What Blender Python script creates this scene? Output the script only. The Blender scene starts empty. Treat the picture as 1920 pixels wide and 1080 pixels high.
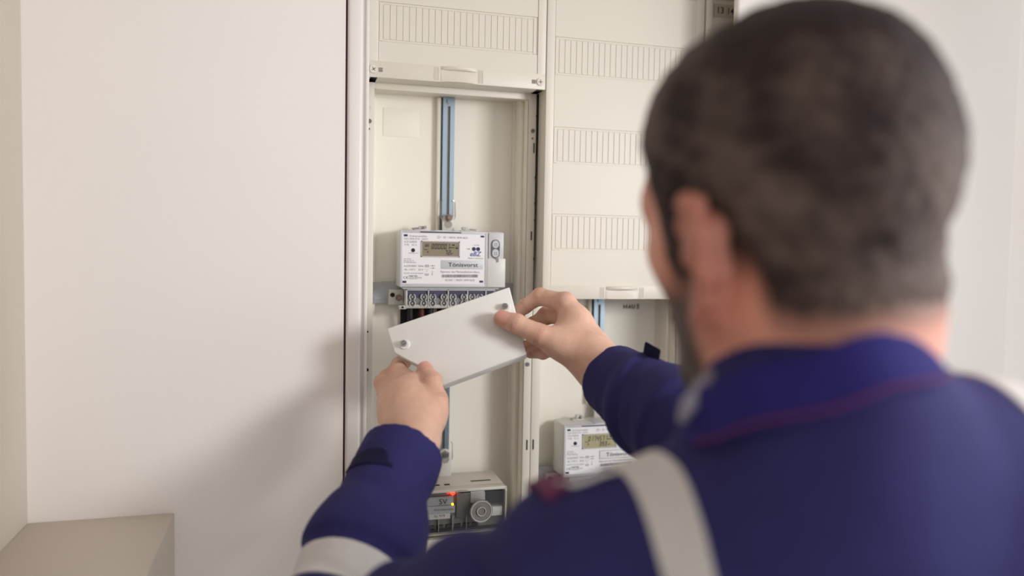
import bpy, bmesh, math, random
import numpy as np
from mathutils import Vector, Matrix

random.seed(4); rng = np.random.default_rng(7)
S = bpy.context.scene
COL = S.collection

# ------------------------------------------------------------------ camera
CAM = np.array([-0.0931, -1.0707, 1.55])
cam = bpy.data.cameras.new('camera'); camo = bpy.data.objects.new('camera', cam); COL.objects.link(camo)
rt = Vector((0.9634, -0.2673, 0.0177)); dn = Vector((0.0036, -0.0530, -0.9986)); fw = Vector((0.2679, 0.9621, -0.0501))
fw.normalize(); rt = (rt - fw * rt.dot(fw)).normalized(); up = rt.cross(fw)
m = Matrix(((rt.x, up.x, -fw.x, CAM[0]), (rt.y, up.y, -fw.y, CAM[1]), (rt.z, up.z, -fw.z, CAM[2]), (0, 0, 0, 1)))
camo.matrix_world = m
cam.sensor_width = 36.0; cam.sensor_fit = 'HORIZONTAL'; cam.lens = 1458.4 / 1920 * 36.0
cam.clip_start = 0.02; cam.clip_end = 50
cam.dof.use_dof = True; cam.dof.focus_distance = 1.04; cam.dof.aperture_fstop = 1.75; cam.dof.aperture_blades = 0
S.camera = camo

# ------------------------------------------------------------------ world, lights, exposure
W = bpy.data.worlds.new('world'); S.world = W; W.use_nodes = True
bg = W.node_tree.nodes['Background']; bg.inputs[0].default_value = (1.0, 0.998, 1.0, 1); bg.inputs[1].default_value = 1.25


def area(name, loc, target, sx, sy, power, color):
    l = bpy.data.lights.new(name, 'AREA'); l.shape = 'RECTANGLE'; l.size = sx; l.size_y = sy; l.energy = power; l.color = color
    o = bpy.data.objects.new(name, l); COL.objects.link(o); o.location = loc
    o.rotation_euler = (Vector(target) - Vector(loc)).to_track_quat('-Z', 'Y').to_euler()
    return o


soft = area('softbox_lamp', (0.94, -0.97, 1.72), (-0.22, 0.0, 1.40), 0.26, 0.26, 2.9, (1.0, 0.99, 0.98))
soft.data.spread = math.radians(100)
S.view_settings.view_transform = 'Standard'; S.view_settings.look = 'None'
S.view_settings.gamma = 1.0; S.view_settings.use_curve_mapping = False
S.view_settings.exposure = 0.0


# ------------------------------------------------------------------ materials
def lin(h):
    h = h.lstrip('#'); c = [int(h[i:i + 2], 16) / 255 for i in (0, 2, 4)]
    return tuple(x / 12.92 if x <= .04045 else ((x + .055) / 1.055) ** 2.4 for x in c) + (1.0,)


MATS = {}


def mat(name, hexc, rough=.5, metal=0., var=.04, scale=60., bump=0., bscale=400., spec=.5, emit=None, tint=False, alpha=None, trans=0., ior=1.45, sub=0., stretch=None):
    if name in MATS: return MATS[name]
    M = bpy.data.materials.new(name); M.use_nodes = True; nt = M.node_tree; N = nt.nodes; L = nt.links
    b = N['Principled BSDF']; c = lin(hexc)
    b.inputs['Roughness'].default_value = rough; b.inputs['Metallic'].default_value = metal
    b.inputs['Specular IOR Level'].default_value = spec; b.inputs['IOR'].default_value = ior
    tc = N.new('ShaderNodeTexCoord'); mp = N.new('ShaderNodeMapping'); L.new(tc.outputs['Object'], mp.inputs[0])
    if stretch: mp.inputs['Scale'].default_value = stretch
    no = N.new('ShaderNodeTexNoise'); no.inputs['Scale'].default_value = scale; no.inputs['Detail'].default_value = 5
    L.new(mp.outputs[0], no.inputs['Vector'])
    mx = N.new('ShaderNodeMix'); mx.data_type = 'RGBA'; mx.blend_type = 'MULTIPLY'; mx.inputs[0].default_value = 1.0
    rp = N.new('ShaderNodeValToRGB'); rp.color_ramp.elements[0].position = .3; rp.color_ramp.elements[1].position = .7
    rp.color_ramp.elements[0].color = (1 - var,) * 3 + (1,); rp.color_ramp.elements[1].color = (1 + 0 * var,) * 3 + (1,)
    L.new(no.outputs[0], rp.inputs[0]); L.new(rp.outputs[0], mx.inputs[7])
    if tint:
        at = N.new('ShaderNodeAttribute'); at.attribute_name = 'tint'; L.new(at.outputs['Color'], mx.inputs[6])
    else:
        mx.inputs[6].default_value = c
    L.new(mx.outputs[2], b.inputs['Base Color'])
    if bump:
        n2 = N.new('ShaderNodeTexNoise'); n2.inputs['Scale'].default_value = bscale; n2.inputs['Detail'].default_value = 4
        L.new(mp.outputs[0], n2.inputs['Vector'])
        bp = N.new('ShaderNodeBump'); bp.inputs['Strength'].default_value = bump; bp.inputs['Distance'].default_value = .001
        L.new(n2.outputs[0], bp.inputs['Height']); L.new(bp.outputs[0], b.inputs['Normal'])
    if emit: b.inputs['Emission Color'].default_value = lin(emit[0]); b.inputs['Emission Strength'].default_value = emit[1]
    if trans: b.inputs['Transmission Weight'].default_value = trans
    if sub: b.inputs['Subsurface Weight'].default_value = sub; b.inputs['Subsurface Radius'].default_value = (.009, .0035, .002); b.inputs['Subsurface Scale'].default_value = .6
    MATS[name] = M
    return M


plaster = mat('white plaster', '#f1ebe6', .75, var=.03, scale=3, bump=.12, bscale=180)
plaster2 = mat('warm dimmed plaster', '#cbc1b6', .75, var=.03, scale=3, bump=.12, bscale=180)  # the wall plaster with the dimness of the left corner put into its colour
floorm = mat('grey floor tiles', '#8d8780', .5, var=.1, scale=5)
cream = mat('cream plastic', '#ddd7cb', .42, var=.02, scale=8, bump=.03, bscale=900)
creamp = mat('cream back plate', '#f0ebdf', .5, var=.03, scale=6, bump=.03, bscale=900)
whitesteel = mat('white painted steel', '#e9e4df', .35, var=.02, scale=5, bump=.04, bscale=700)
darkgap = mat('dark gap', '#55303f', .8, var=.3, scale=200)
black = mat('black void', '#121114', .7, var=.2)
zinc = mat('blue zinc steel', '#9aabb8', .36, .7, var=.12, scale=30, stretch=(1, 1, .1))
zincin = mat('dull zinc channel', '#a09c92', .5, .1, var=.1)
steel = mat('steel', '#b6b3ae', .28, .9, var=.1)
rust = mat('brown nut', '#8a7468', .4, .6, var=.2)
greyplate = mat('grey bracket plastic', '#a9aaae', .45, var=.04)
tabgrey = mat('light grey tab', '#cfccc7', .4, var=.03)
meterbody = mat('meter body plastic', '#d4d3d0', .38, var=.02, bump=.02, bscale=1200)
meteredge = mat('meter bezel grey', '#c3c4c8', .4, var=.02)
plate = mat('meter print plate', '#eceaec', .25, var=.01)
sidem = mat('meter side module', '#c9c8ca', .4, var=.02)
lcdm = mat('lcd olive', '#8f8672', .25, var=.03, scale=20)
lcdm2 = mat('lcd green', '#a8a27c', .25, var=.03, scale=20)
lcdf = mat('lcd frame', '#b9b5b2', .35, var=.02)
ink = mat('black ink', '#1b1a20', .6, var=.05)
inkg = mat('grey ink', '#65626a', .6, var=.05)
inkb = mat('blue ink', '#20489c', .6, var=.05)
navyp = mat('navy print', '#2b2a52', .5, var=.05)
labelg = mat('grey sticker', '#c6c8ce', .4, var=.02)
labelw = mat('white sticker', '#e9e8e6', .4, var=.02)
termf = mat('terminal recess', '#85858a', .5, var=.15)
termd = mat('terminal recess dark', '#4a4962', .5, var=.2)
cablek = mat('black cable', '#1c1a1e', .5)
cabler = mat('brown cable', '#5a2620', .5)
clear = mat('clear plastic', '#f4f4f2', .06, var=0., trans=1., ior=1.3, spec=.3)
devgrey = mat('device grey', '#8b8b89', .5, var=.12, scale=30)
devdark = mat('device dark', '#45464a', .5, var=.2, scale=40)
redled = mat('red led', '#ff3a20', .4, emit=('#ff3018', 5.))
yelled = mat('yellow led', '#ffd21e', .4, emit=('#ffd020', 2.5))
darkred = mat('dark red plastic', '#7d2a36', .5)
coverm = mat('terminal cover plastic', '#edece8', .36, var=.015, bump=.03, bscale=800)
skinm = mat('skin', '#d3a58a', .48, tint=True, var=.10, scale=110, bump=.35, bscale=520, sub=.15, spec=.35)
hairm = mat('short brown hair', '#3a2d2c', .7, tint=True, var=.35, scale=220, bump=.8, bscale=900, stretch=(1, 1, .35), spec=.25)
fabric = mat('navy work fabric', '#302e62', .82, var=.14, scale=40, bump=.25, bscale=1400, spec=.2)
fabricd = mat('dark navy fabric', '#1c1a3c', .85, var=.1, bump=.3, bscale=1400, spec=.2)
collarmat = mat('lit navy collar fabric', '#29256c', .8, var=.1, bump=.25, bscale=1400, spec=.2)  # jacket fabric again, made bluer to paint in the light on the collar
redpipe = mat('red piping', '#6a2c52', .8, var=.1)
tape = mat('reflective tape', '#cfccca', .45, var=.05, scale=90, bump=.15, bscale=2500, spec=.6)
inner = mat('grey lining', '#9d9aa8', .8, var=.05)
trousm = mat('navy trousers', '#232158', .85, var=.1)
shoem = mat('black leather', '#1b1a1b', .5)
nailm = mat('nail', '#d49c8e', .3, var=.05)
eyem = mat('eye white', '#e6e0da', .2); iris = mat('iris', '#4a3a2c', .2)


# ------------------------------------------------------------------ mesh helpers
def tag(o, label=None, cat=None, group=None, kind=None):
    if label: o['label'] = label
    if cat: o['category'] = cat
    if group: o['group'] = group
    if kind: o['kind'] = kind
    return o


def empty(name, loc, label, cat, group=None):
    o = bpy.data.objects.new(name, None); o.empty_display_size = .05; COL.objects.link(o); o.location = loc
    return tag(o, label, cat, group)


def wpos(o):
    p = Vector((0, 0, 0))
    while o is not None:
        p = p + o.location; o = o.parent
    return p


class MB:
    """collects shapes given in world (or local) coordinates and links them as one mesh object"""
    def __init__(s): s.bm = bmesh.new()

    def box(s, x0, x1, y0, y1, z0, z1, bev=0., seg=2):
        b = bmesh.new(); r = bmesh.ops.create_cube(b, size=1)
        for v in b.verts: v.co = Vector((x0 + (v.co.x + .5) * (x1 - x0), y0 + (v.co.y + .5) * (y1 - y0), z0 + (v.co.z + .5) * (z1 - z0)))
        if bev: bmesh.ops.bevel(b, geom=b.edges[:], offset=bev, segments=seg, affect='EDGES', profile=.5)
        return s._add(b)

    def _add(s, b, M=None):
        if M is not None: bmesh.ops.transform(b, matrix=M, verts=b.verts)
        me = bpy.data.meshes.new('t'); b.to_mesh(me); b.free(); s.bm.from_mesh(me); bpy.data.meshes.remove(me)
        return s

    def cyl(s, p0, p1, r, r2=None, n=20, cap=True):
        p0 = Vector(p0); p1 = Vector(p1); d = p1 - p0; b = bmesh.new()
        bmesh.ops.create_cone(b, cap_ends=cap, segments=n, radius1=r, radius2=r if r2 is None else r2, depth=d.length)
        M = Matrix.Translation((p0 + p1) / 2) @ d.to_track_quat('Z', 'Y').to_matrix().to_4x4()
        return s._add(b, M)

    def prism(s, pts, y0, y1, bev=0.):
        """pts: (x, z) outline extruded along y"""
        b = bmesh.new(); vs = [b.verts.new((x, y0, z)) for x, z in pts]; f = b.faces.new(vs)
        r = bmesh.ops.extrude_face_region(b, geom=[f])
        for v in r['geom']:
            if isinstance(v, bmesh.types.BMVert): v.co.y = y1
        bmesh.ops.recalc_face_normals(b, faces=b.faces)
        if bev: bmesh.ops.bevel(b, geom=b.edges[:], offset=bev, segments=2, affect='EDGES', profile=.5)
        return s._add(b)

    def ring(s, c, r0, r1, y0, y1, n=24, a0=0., a1=2 * math.pi):
        """flat annulus (or arc) facing -y"""
        b = bmesh.new(); full = abs(a1 - a0 - 2 * math.pi) < 1e-6; k = n if full else n + 1; rows = []
        for i in range(k):
            a = a0 + (a1 - a0) * i / n; ca, sa = math.cos(a), math.sin(a)
            rows.append([b.verts.new((c[0] + r * ca, y, c[1] + r * sa)) for r, y in ((r0, y0), (r1, y0), (r1, y1), (r0, y1))])
        for i in range(n):
            A = rows[i]; B = rows[(i + 1) % k]
            for q in range(4): b.faces.new((A[q], A[(q + 1) % 4], B[(q + 1) % 4], B[q]))
        if not full: b.faces.new(rows[0]); b.faces.new(rows[-1][::-1])
        bmesh.ops.recalc_face_normals(b, faces=b.faces)
        return s._add(b)

    def tube(s, pts, r, n=8):
        b = bmesh.new(); pts = [Vector(p) for p in pts]; rings = []; ref = Vector((.13, .37, .92))
        for i, p in enumerate(pts):
            d = (pts[min(i + 1, len(pts) - 1)] - pts[max(i - 1, 0)]).normalized(); u = d.cross(ref).normalized(); v = d.cross(u)
            rr = r[i] if isinstance(r, (list, tuple)) else r
            rings.append([b.verts.new(p + (u * math.cos(a) + v * math.sin(a)) * rr) for a in [2 * math.pi * j / n for j in range(n)]])
        for i in range(len(rings) - 1):
            for j in range(n): b.faces.new((rings[i][j], rings[i][(j + 1) % n], rings[i + 1][(j + 1) % n], rings[i + 1][j]))
        b.faces.new(rings[0][::-1]); b.faces.new(rings[-1]); bmesh.ops.recalc_face_normals(b, faces=b.faces)
        return s._add(b)

    def quad(s, pts):
        b = bmesh.new(); b.faces.new([b.verts.new(p) for p in pts]); return s._add(b)

    def build(s, name, material, parent=None, world=True, smooth=True, **t):
        me = bpy.data.meshes.new(name)
        if world and parent is not None:
            bmesh.ops.translate(s.bm, verts=s.bm.verts, vec=-wpos(parent))
        s.bm.to_mesh(me); s.bm.free()
        for mt in (material if isinstance(material, list) else [material]): me.materials.append(mt)
        if smooth and len(me.polygons):
            me.polygons.foreach_set('use_smooth', [True] * len(me.polygons))
            me.set_sharp_from_angle(angle=math.radians(32))
        o = bpy.data.objects.new(name, me); COL.objects.link(o)
        if parent is not None: o.parent = parent
        return tag(o, **t)


def text(body, x, y, z, width, parent, material, name='lettering', hscale=1., shear=0., bold=0., height=None, rot=0., thick=.00012):
    """print on a plane facing -y; (x, z) = left end of baseline, scaled to the given width"""
    cu = bpy.data.curves.new('t', 'FONT'); cu.body = body; cu.size = 1.; cu.shear = shear; cu.offset = bold; cu.resolution_u = 3
    ob = bpy.data.objects.new('t', cu); COL.objects.link(ob)
    dg = bpy.context.evaluated_depsgraph_get(); me = bpy.data.meshes.new_from_object(ob.evaluated_get(dg))
    bpy.data.objects.remove(ob); bpy.data.curves.remove(cu)
    co = np.zeros(len(me.vertices) * 3); me.vertices.foreach_get('co', co); co = co.reshape(-1, 3)
    s = width / (co[:, 0].max() - co[:, 0].min()); hs = s * hscale if height is None else height / .729
    q = np.zeros_like(co); q[:, 0] = (co[:, 0] - co[:, 0].min()) * s; q[:, 2] = co[:, 1] * hs
    c, sn = math.cos(rot), math.sin(rot)
    p = wpos(parent)
    r = np.stack([x + q[:, 0] * c - q[:, 2] * sn - p.x, np.full(len(q), y - thick - p.y), z + q[:, 0] * sn + q[:, 2] * c - p.z], 1)
    me.vertices.foreach_set('co', r.ravel()); me.name = name; me.materials.clear(); me.materials.append(material)
    o = bpy.data.objects.new(name, me); COL.objects.link(o); o.parent = parent
    return o


SEG = {'0': 'abcdef', '1': 'bc', '2': 'abged', '3': 'abgcd', '4': 'fgbc', '5': 'afgcd', '6': 'afgedc', '7': 'abc', '8': 'abcdefg', '9': 'abcdfg'}


def seven(mb, s, x, y, z, w, h, pitch, t, slant=.14):
    for i, ch in enumerate(s):
        ox = x + i * pitch
        if ch == '.':
            mb.box(ox - pitch * .45, ox - pitch * .45 + t, y, y + .0001, z, z + t); ox -= pitch; continue
        g = t * .18
        R = {'a': (g, w - g, h - t, h), 'd': (g, w - g, 0, t), 'g': (g, w - g, h / 2 - t / 2, h / 2 + t / 2), 'f': (0, t, h / 2 + g, h - g), 'b': (w - t, w, h / 2 + g, h - g),
             'e': (0, t, g, h / 2 - g), 'c': (w - t, w, g, h / 2 - g)}
        for q in SEG[ch]:
            x0, x1, z0, z1 = R[q]
            mb.quad([(ox + x0 + z0 * slant, y, z + z0), (ox + x1 + z0 * slant, y, z + z0), (ox + x1 + z1 * slant, y, z + z1), (ox + x0 + z1 * slant, y, z + z1)])


def copy_of(o, parent, loc):
    c = o.copy(); COL.objects.link(c); c.parent = parent; c.location = loc
    return c


# ------------------------------------------------------------------ the room
WY = -0.012
b = MB(); b.box(-.41, -.0310, WY, .22, 0, 2.6); b.box(1.062, 2.4, WY, .22, 0, 2.6); b.box(-.0310, 1.062, WY, .22, 2.22, 2.6); b.box(-.0310, 1.062, WY, .22, 0, .80)
b.box(-.0310, 1.062, .14, .22, .80, 2.22)
b.build('wall_back', plaster, kind='structure', label='white plastered wall around the meter cabinet')
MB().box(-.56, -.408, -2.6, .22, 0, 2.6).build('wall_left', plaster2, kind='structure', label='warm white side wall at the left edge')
MB().box(-.408, 2.4, -2.6, .22, -.1, 0).build('floor', floorm, kind='structure', label='grey floor')
MB().box(-.408, 2.4, -2.6, .22, 2.6, 2.7).build('ceiling', plaster, kind='structure', label='white ceiling')
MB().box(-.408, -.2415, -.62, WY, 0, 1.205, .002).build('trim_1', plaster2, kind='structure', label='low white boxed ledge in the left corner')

# ------------------------------------------------------------------ the cabinet
cab = empty('meter_cabinet', (.5, .1, .85), 'built-in cream meter cabinet with a centre bay standing open', 'cabinet')
ZB, ZT = .86, 2.16
b = MB(); b.box(-.0312, -.0284, -.0105, .03, .80, 2.22); b.build('wall_gap', darkgap, cab, label='dark ragged gap between wall and cabinet frame')
# frame (left stile, rounded front with a groove; right stile)
b = MB(); b.box(-.0284, -.0087, -.016, .06, .81, 2.21, .004, 3); b.box(-.0092, -.0040, -.006, .06, .81, 2.21); b.box(-.0044, .0002, -.010, .06, .81, 2.21, .0015)
b.box(1.0150, 1.060, -.014, .06, .81, 2.21, .004, 3); b.box(-.028, 1.06, -.012, .06, .80, .855, .003); b.box(-.028, 1.06, -.012, .06, 2.165, 2.215, .003)
b.build('frame', whitesteel, cab)
# housing: back, field walls, flanges
b = MB(); b.box(-.02, 1.05, .115, .135, .81, 2.21)
b.build('rear_panel', creamp, cab)


def field(x, z0, z1, zl=None):
    b = MB()
    b.box(x + .009, x + .2410, .095, .099, z0, z1)                 # back plate
    b.build('back_plate', creamp, cab)
    b = MB(); b.box(x + .0095, x + .0115, .036, .096, z0, z1); b.box(x + .0115, x + .0195, .0885, .0955, z0, z1, .001); b.build('side_wall', creamp, cab)
    b = MB(); b.box(x + .2355, x + .2380, .036, .096, z0, z1); b.box(x + .2275, x + .2355, .0885, .0955, z0, z1, .001); b.box(x + .2300, x + .2355, .060, .0890, z0, z1, .001); b.build('side_wall', creamp, cab)
    for xa, xb in ((x - .0018, x + .0115), (x + .2355, x + .2474)): b = MB(); b.box(xa, xb, .035, .0385, z0, z1, .0006); b.build('flange', cream, cab)
    b = MB(); b.box(x + .2470, x + .2486, .0362, .05, z0, z1); b.build('seam', black, cab)


field(0, 1.136, 1.7850); field(.25, 1.136, 1.4790); field(.5, 1.136, 1.4790)
# header strip under the top cover of the centre bay
b = MB(); b.box(.0095, .2380, .0355, .047, 1.7690, 1.7820, .001); b.box(.0115, .2355, .047, .096, 1.7740, 1.7830)
b.build('header_strip', cream, cab)


# holes and slots in the flanges
def hole(x, z, r, m=black, name='hole'):
    b = MB(); b.cyl((x, .0335, z), (x, .0362, z), r, n=16); return b.build(name, m, cab)


def capring(x, z, r):
    b = MB(); b.ring((x, z), r * .8, r, .0345, .036, 18); b.build('knockout', cream, cab)


hm = mat('hole plug', '#6c6a6c', .5)
for x in (.0048, .2423): hole(x, 1.7240, .0030, hm); hole(x - .0004, 1.7132, .0014, rust); capring(x, 1.7420, .0028)
hole(.2408, 1.3784, .0030, hm); hole(.0045, 1.4300, .0013); hole(.0045, 1.3760, .0022)
for x, z, h in ((.2445, 1.6990, .0145), (.2430, 1.570, .0130), (.2424, 1.2567, .0150), (.2522, 1.2567, .0150)):
    b = MB(); b.box(x - .0008, x + .0008, .0340, .0360, z - h / 2, z + h / 2); b.build('slot', black, cab)
b = MB()
for z in (1.745, 1.655, 1.617, 1.592, 1.535): b = MB(); b.box(.2466, .2480, .0325, .0352, z, z + .002); b.build('seam_clip', black, cab)


# front covers
def groove_cover(name, x0, x1, z0, z1, slots, handle_x, handle_z, lip, label, seam=True):
    """cover panel with grooved knock-out strips, a lower lip and a grip"""
    zs = sorted(slots); sx0, sx1 = x0 + .0125, x1 - .0135
    b = MB()
    f = -.0
    rows = [z0 + .001] + [v for p in zs for v in p] + [z1]
    for i in range(0, len(rows), 2): b.box(sx0 - .0001, sx1 + .0001, f, .034, rows[i], rows[i + 1])
    b.box(x0, sx0, f, .0348, z0, z1, .0012); b.box(sx1, x1, f, .0348, z0, z1, .0012)
    b.box(x0 + .001, x1 - .001, f - .0006, .0346, z0, lip, .001)
    for p in zs: b.box(sx0, sx1, .0017, .034, p[0], p[1])
    if seam: b.box(x1 - .0122, x1 - .0110, f - .0009, .001, lip, z1)
    o = b.build(name, cream, cab, label=label)
    # the single blanks of every strip
    for p in zs:
        n = 24; first = None; w = (sx1 - sx0 - .012) / n
        for k in range(-1, n + 1):
            if k in (-1, n):
                xa = sx0 + .0006 if k < 0 else sx0 + .006 + n * w + .0002; xb = xa + .0050
                e = MB(); e.box(xa, xb, .0006, .0024, p[0] + .0008, p[1] - .0008, .0003, 1); e.build('strip_end', cream, o); continue
            xa = sx0 + .006 + k * w
            if first is None:
                e = MB(); e.box(xa + .0003, xa + w - .0003, .0009, .0024, p[0] + .0035, p[1] - .0035, .0003, 1); first = e.build('blank', cream, o); fx = xa
            else:
                copy_of(first, o, (xa - fx, 0, 0))
        e = MB(); e.box(sx0 + .0055, sx1 - .0055, .0011, .0024, p[0] + .0008, p[0] + .0030); e.box(sx0 + .0055, sx1 - .0055, .0011, .0024, p[1] - .0030, p[1] - .0008)
        e.build('strip_rail', cream, o)
    # grip
    hx0, hx1 = handle_x
    e = MB(); n = 18; top = []; 
    for i in range(n + 1):
        t = i / n; top.append((hx0 + (hx1 - hx0) * t, math.sin(math.pi * t)))
    bmx = bmesh.new(); A = []
    for x, s in top:
        y = -.0009 - .0075 * s ** .7
        A.append([bmx.verts.new(q) for q in ((x, .001, handle_z + .0026), (x, y, handle_z + .0022), (x, y - .0003, handle_z - .0004), (x, y + .001 * s, handle_z - .0020), (x, .001, handle_z - .0024))])
    for i in range(n):
        for q in range(4): bmx.faces.new((A[i][q], A[i][q + 1], A[i + 1][q + 1], A[i + 1][q]))
    bmesh.ops.recalc_face_normals(bmx, faces=bmx.faces); e._add(bmx); e.build('grip', cream, o)
    # scooped dish below the grip
    e = MB(); bmx = bmesh.new(); A = []
    for x, s in top: A.append([bmx.verts.new(q) for q in ((x, -.0008, handle_z - .002), (x, -.0009 - .0004 * s, (handle_z + z0) / 2), (x, -.0010 - .0055 * s ** .8, z0 + .0005), (x, .006, z0 + .0005))])
    for i in range(n):
        for q in range(3): bmx.faces.new((A[i][q], A[i][q + 1], A[i + 1][q + 1], A[i + 1][q]))
    bmesh.ops.recalc_face_normals(bmx, faces=bmx.faces); e._add(bmx); e.build('grip_scoop', cream, o)
    for sgn, hx in ((-1, hx0), (1, hx1)):
        e = MB()
        for k in range(4): e.box(hx + sgn * (.0030 + k * .0020) - .0004, hx + sgn * (.0030 + k * .0020) + .0004, -.0012, .001, z0 + .002, lip - .0025)
        e.build('grip_ribs', cream, o)['kind'] = 'stuff'
    return o


c1 = groove_cover('cover_panel', .0006, .2494, 1.7775, 2.16, [(1.8257, 1.8785), (1.9510, 2.0040), (2.076, 2.129)], (.0983, .1486), 1.7962, 1.7996, 'cream cover panel closing the top of the centre bay')
c2 = groove_cover('cover_panel', .2506, .4990, 1.4782, 2.16, [(1.5486, 1.6021), (1.6744, 1.7269), (1.8001, 1.8544), (1.9258, 1.979), (2.05, 2.103)], (.3493, .4007), 1.4945, 1.4985, 'tall cream cover panel with three grooved strips beside the head', seam=False)
c3 = groove_cover('cover_panel', .0006, .2494, .858, 1.1365, [(.94, .993)], (.10, .15), .876, .88, 'cream lower cover panel under the clear lidded receiver', seam=False)
c4 = groove_cover('cover_panel', .2506, .4990, .858, 1.1365, [(.94, .993)], (.35, .40), .876, .88, 'cream lower cover panel of the right bay', seam=False)
# quarter-turn screws of the top cover
for x, sx in ((.0066, 1), (.2412, -1)):
    e = MB(); e.cyl((x, -.0026, 1.7878), (x, .002, 1.7878), .0052, .0058, 24); s = e.build('quarter_turn_screw', cream, c1)
    e = MB(); a = .6 if sx > 0 else .05
    for k in (0, 1):
        an = a + k * math.pi / 2; dx, dz = math.cos(an) * .0032, math.sin(an) * .0032; nx, nz = -math.sin(an) * .0007, math.cos(an) * .0007
        e.quad([(x - dx - nx, -.0028, 1.7878 - dz - nz), (x + dx - nx, -.0028, 1.7878 + dz - nz), (x + dx + nx, -.0028, 1.7878 + dz + nz), (x - dx + nx, -.0028, 1.7878 - dz + nz)])
    e.build('screw_slot', mat('slot shade', '#a89f93', .6), c1)
    e = MB(); e.box(x + sx * .0095 - .0026, x + sx * .0095 + .0026, -.0012, .001, 1.7850, 1.7905); e.build('latch_window', mat('latch shade', '#8f8579', .6), c1)
# third bay behind the door, with its printed module numbers
b = MB(); b.box(.5012, .5115, .0, .0348, 1.48, 2.16, .0012); b.box(.7390, .7490, 0, .0348, 1.48, 2.16, .0012); b.box(.5115, .739, .007, .034, 1.48, 1.905); b.box(.5115, .739, .007, .034, 1.9365, 2.16)
b.box(.5115, .739, .0105, .034, 1.905, 1.9365)
c5 = b.build('cover_panel', cream, cab, label='cream cover panel with a printed number strip at the top')
b = MB(); b.box(.5190, .736, .0092, .0108, 1.9095, 1.9290); ns = b.build('number_strip', mat('number strip', '#b9b1a6', .5), c5, label='grey beige number strip')
b = MB()
for k in range(12): b.box(.5236 + k * .0175 + .0173, .5236 + k * .0175 + .0177, .0089, .0094, 1.912, 1.927)
b.build('tick_marks', mat('tick shade', '#8d857b', .6), c5)
for k in range(4): text(str(13 + k), .5258 + k * .0175, .0090, 1.9150, .0098, c5, ink, height=.0100, bold=.012, name='number')
b = MB(); b.box(.751, 1.028, .0, .0348, .858, 2.16, .0012); b.build('cover_panel', cream, cab)
b = MB(); b.box(.5012, .749, .0, .0348, .858, 1.136, .0012); b.build('cover_panel', cream, cab)
# closed right-hand door
b = MB(); b.box(.5060, 1.0150, -.0800, -.0660, .84, 2.18, .0050, 4); b.box(1.004, 1.014, -.067, -.013, .84, 2.18, .001)
dr = b.build('cabinet_door', whitesteel, cab, label='closed white steel door leaf at the right')


# mounting rails
def rail(cx, z0, z1, screw_top):
    o = MB(); w = .0170 / 2
    o.box(cx - w, cx - .0022, .0835, .0850, z0, z1); o.box(cx + .0022, cx + w, .0835, .0850, z0, z1)
    o.box(cx - .0023, cx + .0023, .0835, .0850, z1 - .013, z1); o.box(cx - .0023, cx + .0023, .0835, .0850, z0, z0 + .01)
    o.box(cx - w - .0004, cx - w + .0012, .0836, .0945, z0, z1); o.box(cx + w - .0012, cx + w + .0004, .0836, .0945, z0, z1)
    r = o.build('mounting_rail', zinc, cab, label='blue-grey zinc plated mounting rail')
    o = MB(); o.box(cx - .0072, cx + .0072, .0872, .0945, z0, z1); o.build('rail_channel', zincin, r)
    o = MB(); o.box(cx - w - .0085, cx - w - .0030, .086, .0952, z0, z1, .0012); o.build('rail_backing', cream, r)
    if screw_top:
        o = MB(); o.cyl((cx, .0815, z1 - .006), (cx, .085, z1 - .006), .0036, .0036, 16); o.ring((cx, z1 - .006), .0012, .0024, .0808, .0822, 12); o.build('rail_screw', zinc, r)
    return r


rail(.1260, 1.5000, 1.7735, True); rail(.1240, 1.2000, 1.4900, False); rail(.3735, 1.3050, 1.4770, True)
# brackets behind the meters
def bracket(x0, z):
    o = MB(); o.box(x0 + .0158, x0 + .2362, .084, .0900, z, z + .0310, .001); o.box(x0 + .030, x0 + .21, .0835, .0845, z + .0275, z + .0322)
    o.box(x0 + .018, x0 + .0385, .0828, .0845, z + .007, z + .0095)
    r = o.build('meter_bracket', greyplate, cab, label='flat grey cross bracket')
    o = MB(); o.box(x0 + .0385, x0 + .0600, .0760, .0840, z - .001, z + .0215, .001); o.build('bracket_tab', tabgrey, r)
    o = MB(); o.cyl((x0 + .0530, .0700, z + .0095), (x0 + .0530, .077, z + .0095), .0050, n=6); o.cyl((x0 + .0530, .0675, z + .0095), (x0 + .0530, .07, z + .0095), .0030, .0034, 14); o.build('bracket_nut', rust, r)
    o = MB(); o.cyl((x0 + .0440, .0752, z + .0135), (x0 + .0440, .0766, z + .0135), .0034, n=16); o.build('bracket_hole', black, r)


bracket(0, 1.4660); bracket(.25, 1.1755)
# black cable opening below the terminals
b = MB(); b.box(.0580, .1950, .0905, .0948, 1.395, 1.4640); b.build('cable_opening', black, cab)
# faint raised panel pressed into the back plate
b = MB(); b.box(.030, .0835, .0940, .0951, 1.713, 1.7545, .0005); b.build('pressed_panel', creamp, cab)
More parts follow.
